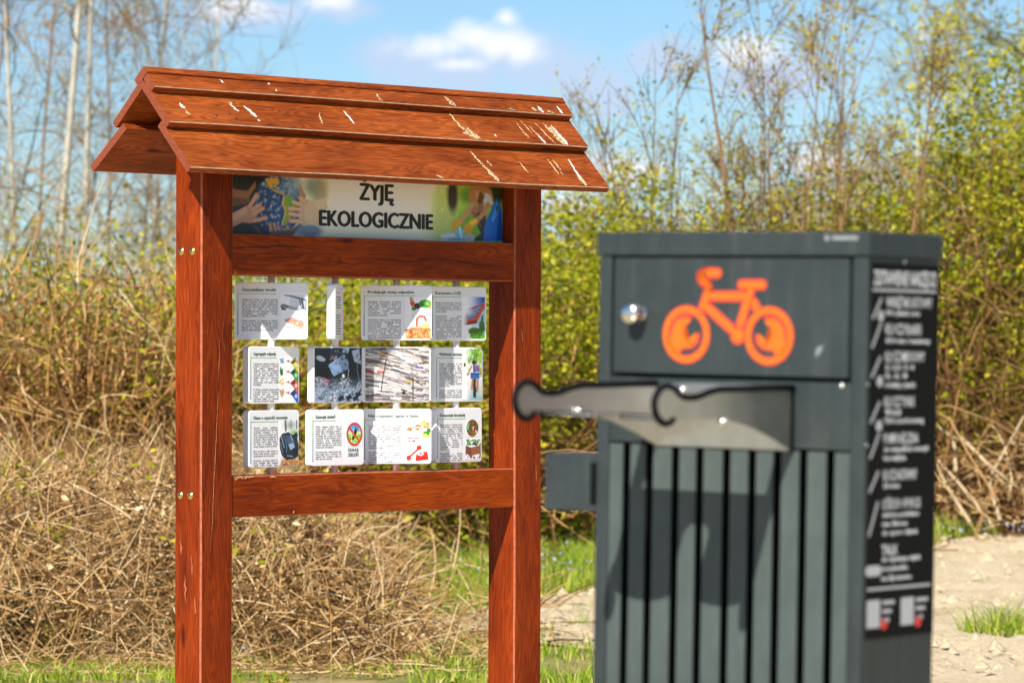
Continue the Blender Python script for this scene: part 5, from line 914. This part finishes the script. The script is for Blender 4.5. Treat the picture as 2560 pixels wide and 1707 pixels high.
for xa in (-.134, .120):
    prof = ARM_T + ARM_B; bm = bmesh.new()
    lo = [bm.verts.new((xa - .0012 - hx, -Y1 - .002 - d - hy, HC + h - hz)) for d, h in prof]; hi = [bm.verts.new((xa + .0012 - hx, -Y1 - .002 - d - hy, HC + h - hz)) for d, h in prof]
    bm.faces.new(lo); bm.faces.new(hi[::-1]); k = len(prof)
    for i in range(k): bm.faces.new([lo[i], lo[(i + 1) % k], hi[(i + 1) % k], hi[i]])
    bmesh.ops.triangulate(bm, faces=[f for f in bm.faces if len(f.verts) > 4])
    bmo('arm', bm, 'steel', holder)
    # rubber edging: tube swept along the upper edge and round the hook
    P = [Vector((xa - hx, -Y1 - .002 - d - hy, HC + h - hz)) for d, h in ARM_T]; ns = 8; bm = bmesh.new(); rings = []
    for i, pnt in enumerate(P):
        t = (P[min(i + 1, len(P) - 1)] - P[max(i - 1, 0)]).normalized(); a = Vector((1, 0, 0)); b = t.cross(a)
        rings.append([bm.verts.new(pnt + a * (.0052 * math.cos(6.28318 * j / ns)) + b * (.0052 * math.sin(6.28318 * j / ns))) for j in range(ns)])
    for a, b in zip(rings[:-1], rings[1:]):
        for j in range(ns): bm.faces.new([a[j], a[(j + 1) % ns], b[(j + 1) % ns], b[j]])
    bm.faces.new(rings[0]); bm.faces.new(rings[-1][::-1]); bmo('rubber_edging', bm, 'rubber', holder, smooth=True)
    if xa > 0: box('arm_joint', xa - .0022 - hx, xa + .0030 - hx, -Y1 - .0075 - hy, -Y1 - .0025 - hy, HC - .1530 - hz, HC - .0590 - hz, 'rubber', holder)
tray = [(-.1325, .127), (.1185, .127), (.1185, .298)]
tray += [(.066 + .045 * math.cos(t) * 1.1, .292 + .018 * math.sin(t)) for t in np.linspace(.2, math.pi - .1, 9)] + [(.018, .290)]
tray += [(-.006 + .024 * math.cos(t), .200 + .024 * math.sin(t)) for t in np.linspace(0, -math.pi, 13)] + [(-.030, .290)]
tray += [(-.075 + .045 * math.cos(t) * 1.1, .292 + .018 * math.sin(t)) for t in np.linspace(.1, math.pi - .2, 9)] + [(-.1325, .298)]
bm = bmesh.new(); f = bm.faces.new([bm.verts.new((x - hx, -Y1 - d - hy, HC - .1030 - hz)) for x, d in tray]); ex = bmesh.ops.extrude_face_region(bm, geom=[f]); bmesh.ops.translate(bm, vec=(0, 0, .003), verts=[g for g in ex['geom'] if isinstance(g, bmesh.types.BMVert)])
bmesh.ops.triangulate(bm, faces=[f for f in bm.faces if len(f.verts) > 4]); bmo('tray', bm, 'steel', holder)
# dark edging on the tray's front edge
for x0, x1 in ((-.131, -.031), (.019, .117)):
    box('rubber_lip', x0 - hx, x1 - hx, -Y1 - .300 - hy, -Y1 - .294 - hy, HC - .1055 - hz, HC - .0975 - hz, 'rubber', holder, .001, 1)
for x, z in ((-.0844, -.0685), (-.0081, -.1155)): bolt('bolt', x - hx, -Y1 - .004 - hy, HC + z - hz, .0075, holder)
bolt('bolt', -.1325 - .003 - hx + .006, -Y1 - .205 - hy, HC - .099 - hz, .0055, holder)
# ---- list of tools on the side
lab = box('tool_list_label', X1 + .0002, X1 + .0012, -.0903, .0985, HC - .4275, HC + .1292, 'label', B)
lz = HC + (.1292 - .4275) / 2; ly = (.0985 - .0903) / 2; lx = .0011
def side_text(t, y0, z, size, y1=None, mat='label_white', bold=.0004):
    o = text('lettering', t, size, lx, 0, HC + z - lz, mat, lab, 1.0, bold=bold, axis='y')
    n = len(o.data.vertices); co = np.zeros(n * 3, np.float32); o.data.vertices.foreach_get('co', co); co = co.reshape(-1, 3); a, b = co[:, 1].min(), co[:, 1].max()
    y1 = y1 if y1 is not None else y0 + (b - a)
    co[:, 1] = (y0 + (co[:, 1] - a) / (b - a) * (y1 - y0)) - ly; o.data.vertices.foreach_set('co', co.ravel()); o.data.update()
HD = [('ZESTAWIENIE NARZĘDZI', -.0854, .0975, .0881, .034, 0)]
side_text('ZESTAWIENIE NARZĘDZI', -.0854, .0975, .030, .0881, bold=.0005)
rows = [('WKRĘTAK KĄTOWY', .0645, .0784, ['PH i płaski, torx'], [.0525]), ('KLUCZ PŁASKI', .0245, .048, ['8/10 mm i nastawny'], [.0112]), ('KLUCZ IMBUSOWY', -.0165, .060, ['2; 2,5; 3; 4', '5; 6; 8', 'z kulką i płaski'], [-.0285, -.0412, -.0548]), ('KLUCZ TORX', -.0838, .0340, ['T25', 'T30 z końcówką'], [-.0962, -.1085]), ('POMPA RĘCZNA', -.1385, .046, ['do wszystkich wentyli', 'bez wężyka'], [-.1505, -.1635]), ('KLUCZ NASTAWNY', -.1930, .044, ['24 mm'], [-.2050]), ('ŁYŻKI DO OPON 2X', -.2360, .056, ['stalowe, powlekane', 'na lince', 'do opon i dętek'], [-.2480, -.2615, -.2750]), ('TALK', -.3045, -.006, ['do wymiany dętki', 'w pojemniku', 'na życzenie'], [-.3145, -.3280, -.3425])]
wid = [.051, .083, .04, .025, .042, -.004, .09, .025, .0, .052, .024, .052, .055, .028, .037]
k = 0
for t, z, y1, subs, zs in rows:
    side_text(t, -.050, z, .0215, y1, bold=.0003)
    for s_, zz in zip(subs, zs): side_text(s_, -.0495, zz, .0105, (.045, .075, .030, .012, .034, -.002, .06, .075, .012, -.004, .052, .020, .050, .058, .022, .034, .03)[k], 'label_white', .0003); k += 1
def sflat(name, polys, mat): # polygons (y,z) on the label face
    V = []; F = []
    for p in polys: F.append(tuple(range(len(V), len(V) + len(p)))); V += [(lx, y - ly, HC + z - lz) for y, z in p]
    pym(name, V, F, mat, lab)
for q in ([[(-.0885, .0875), (.0900, .0875), (.0900, .0915), (-.0885, .0915)], [(-.0885, -.3562), (.088, -.3562), (.088, -.3522), (-.0885, -.3522)]]): sflat('divider', [q], 'label_grey')
ic = []
for z, ln in ((.062, .03), (.022, .036), (-.025, .03), (-.092, .03), (-.142, .036), (-.195, .030), (-.250, .050)): ic += stroke([(-.086, z - ln * .48), (-.064, z + ln * .48)], .0050, 5)
for z in (.055, -.042, -.108): ic.append(disc(-.064, z - .004, .0085, 14))
ic += stroke([(-.086, -.327), (-.058, -.327)], .016, 5)
for q in ic: sflat('tool_icon', [q], 'label_grey')
for q in ([[(-.0885, -.412), (-.052, -.412), (-.052, -.3705), (-.0885, -.3705)], [(.0055, -.412), (.042, -.412), (.042, -.3705), (.0055, -.3705)]]): sflat('plain_square', [q], 'label_grey')
for q in (disc(-.041, -.4065, .0095, 16), disc(.0545, -.4075, .0095, 16)): sflat('red_dot', [q], 'label_red')
for q in [q for y0 in (-.046, .048) for q in ([[(y0, -.3785 - .013 * i), (y0 + (.034, .026, .02)[i], -.3785 - .013 * i), (y0 + (.034, .026, .02)[i], -.3725 - .013 * i), (y0, -.3725 - .013 * i)] for i in range(3)])]: sflat('text_line', [q], 'label_grey')
